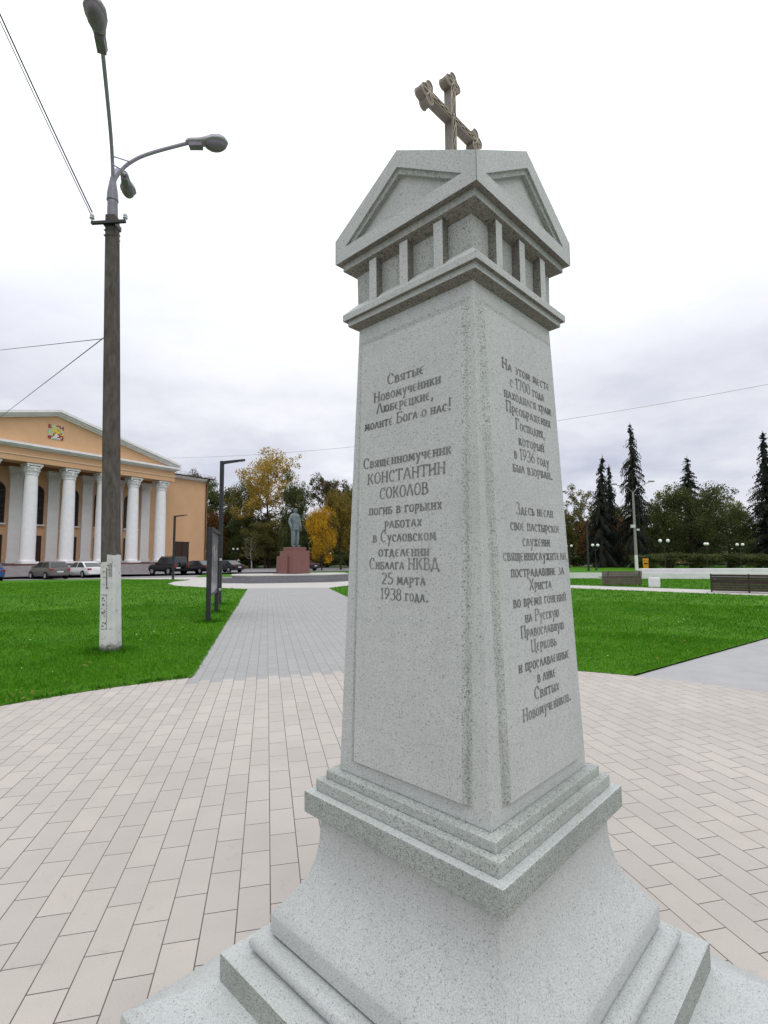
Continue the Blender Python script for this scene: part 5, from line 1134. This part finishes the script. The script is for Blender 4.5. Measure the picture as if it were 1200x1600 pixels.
# spruces
def spruce(seed, H, Rb, lean=0.0, droop=1.0, sparse=0.0, base=.05):
    r_ = random.Random(seed); nr = np.random.default_rng(seed); wood = MB(); tr = [(lean * (z / H) ** 2 * H, 0, z) for z in [H * i / 8 for i in range(9)]]; tr[0] = (0, 0, -.3)
    wood.tube(tr, [.02 * H * (1 - .93 * i / 8) for i in range(9)], 7); quads = []
    z = base * H
    while z < H * .985:
        f = z / H; ln0 = Rb * (1 - f) ** .8 * (1 if f > .12 else .8) + .12; nb = 7 if f < .8 else 5
        for i in range(nb):
            if r_.random() < sparse: continue
            a = r_.uniform(0, 6.28); ln = ln0 * r_.uniform(.55, 1.2); dz = -ln * r_.uniform(.25, .6) * droop if f < .93 else ln * .3
            p0 = Vector((lean * f * f * H, 0, z + r_.uniform(-.2, .2))); e = p0 + Vector((math.cos(a) * ln, math.sin(a) * ln, dz)); mid = p0.lerp(e, .55) + Vector((0, 0, .12 * ln)); tip = e + Vector((math.cos(a) * .1, math.sin(a) * .1, .08 * ln))
            wood.tube([p0, mid, e], [.035, .022, .008], 4, False); side = Vector((-math.sin(a), math.cos(a), 0)); nn = max(3, int(ln / .22))
            for j in range(nn + 1):
                t = j / nn; q = (p0.lerp(mid, t / .55) if t < .55 else mid.lerp(e, (t - .55) / .45))
                for s_ in (-1, 1):
                    w_ = (.22 + .42 * (1 - t)) * ln * .55 * r_.uniform(.5, 1.2) + .12; out = Vector((math.cos(a), math.sin(a), 0)) * .25 * w_ + side * s_ * w_ * .75 + Vector((0, 0, -w_ * r_.uniform(.35, 1.15) * droop)); th = .10 + .05 * r_.random()
                    quads.append([q, q + out * .5 + Vector((0, 0, th)), q + out, q + out * .45 - Vector((0, 0, th))])
                hd = Vector((r_.gauss(0, .08), r_.gauss(0, .08), -r_.uniform(.25, .75) * droop * min(1, ln / 1.5))); quads.append([q + side * .09, q - side * .09, q + hd - side * .03, q + hd + side * .03])
        z += max(.22, .034 * H * (1 - f * .6))
    for j in range(14):
        t = j / 13; q = Vector((lean * H * (.94 + .06 * t), 0, H * (.94 + .07 * t))); d = Vector((r_.gauss(0, .10), r_.gauss(0, .10), .12)) * (1.3 - t); quads.append([q, q + d + Vector((.04, 0, 0)), q + d * 1.6, q + d - Vector((.04, 0, 0))])
    return wood, np.array([[tuple(p) for p in qd] for qd in quads])
def plant_spruce(seed, px, ytop, D, wpx, label, **kw):
    p = at(px, ytop, D); H = p.z; wood, V = spruce(seed, H, wpx * .68 / F_PX * D, **kw)
    r = empty('spruce_tree', (p.x - kw.get('lean', 0) * H, p.y, 0)); tag(r, label, 'spruce', 'dark spruces rising above the park trees')
    wood.build('trunk', M['bark'], r, smooth=60); c = bpy.data.objects.new('crown', tri_mesh('crown', V, LM_['spruce'], 4)); COL.objects.link(c); c.parent = r
plant_spruce(21, 941, 712, 74, 46, 'ragged leaning spruce at the left of the group beside the obelisk', lean=.05, droop=1.3, sparse=.12)
plant_spruce(22, 951, 727, 77, 34, 'thinner ragged spruce leaning against the left spruce', lean=.0, droop=1.4, sparse=.25)
plant_spruce(23, 984, 661, 72, 54, 'tallest ragged drooping spruce behind the far concrete lamp post', lean=.0, droop=1.5, sparse=.16)
plant_spruce(24, 1073, 713, 88, 62, 'neat small cone shaped spruce topping the broad dark tree', droop=.5, sparse=.05)
plant_spruce(25, 1191, 674, 68, 60, 'tall dense dark spruce at the right edge', droop=1.0, sparse=.03)
# shrubs along the far side of the right park
for i, (px, yt, D, wpx) in enumerate(((1012, 868, 66, 46), (1050, 866, 68, 56), (1095, 867, 66, 60), (1140, 866, 67, 56), (1185, 868, 64, 60), (968, 872, 78, 40), (905, 872, 84, 40))):
    plant(K['bush'], px, yt, D, wpx, 'dark shrub of the low hedge ' + ['right of the yellow container', 'under the twin globe lamp right of the lamp post', 'below the broad dark tree', 'between the two right globe lamps', 'at the foot of the right edge spruce', 'left of the far lamp post foot', 'beside the right edge of the obelisk'][i], 'low shrubs across the park', 'shrub', 'shrub', rot=i * 1.3)
for i, (px, yt, D, wpx) in enumerate(((350, 868, 100, 46), (395, 868, 96, 50), (430, 866, 98, 46), (510, 868, 92, 50), (550, 868, 88, 44))):
    plant(K['bush'], px, yt, D, wpx, 'dark shrub under the autumn trees ' + ['right of the information board', 'left of the pale trunk', 'behind the red pedestal', 'right of the pedestal', 'at the left edge of the obelisk'][i], 'low shrubs behind the statue', 'shrub', 'shrub', rot=i * 1.1)
# distant belt of woodland closing the view
def belt(name, px0, px1, D, hmin, hmax, n, seed, label):
    r_ = random.Random(seed); C, Rr = [], []
    for i in range(n):
        px = px0 + (px1 - px0) * r_.random(); p = at(px, 872, D * r_.uniform(.94, 1.08)); h = r_.uniform(hmin, hmax)
        for z in np.arange(1.0, h, 2.0): C.append((p.x + r_.gauss(0, .8), p.y + r_.gauss(0, .8), float(z))); Rr.append(r_.uniform(1.6, 2.8))
    o = bpy.data.objects.new(name, tri_mesh(name, leaves(C, Rr, 26000, .42, .9, seed), LM_['hedge'])) if False else bpy.data.objects.new(name, tri_mesh(name, leaves(C, Rr, 26000, .42, .9, seed), LM_['hedge'], 4)); COL.objects.link(o); tag(o, label, 'woodland', kind='stuff')
belt('woodland', 320, 560, 135, 7, 11, 60, 31, 'dark distant woodland behind the statue')
belt('woodland', 860, 1260, 125, 5, 9, 90, 32, 'dark distant woodland across the right park')
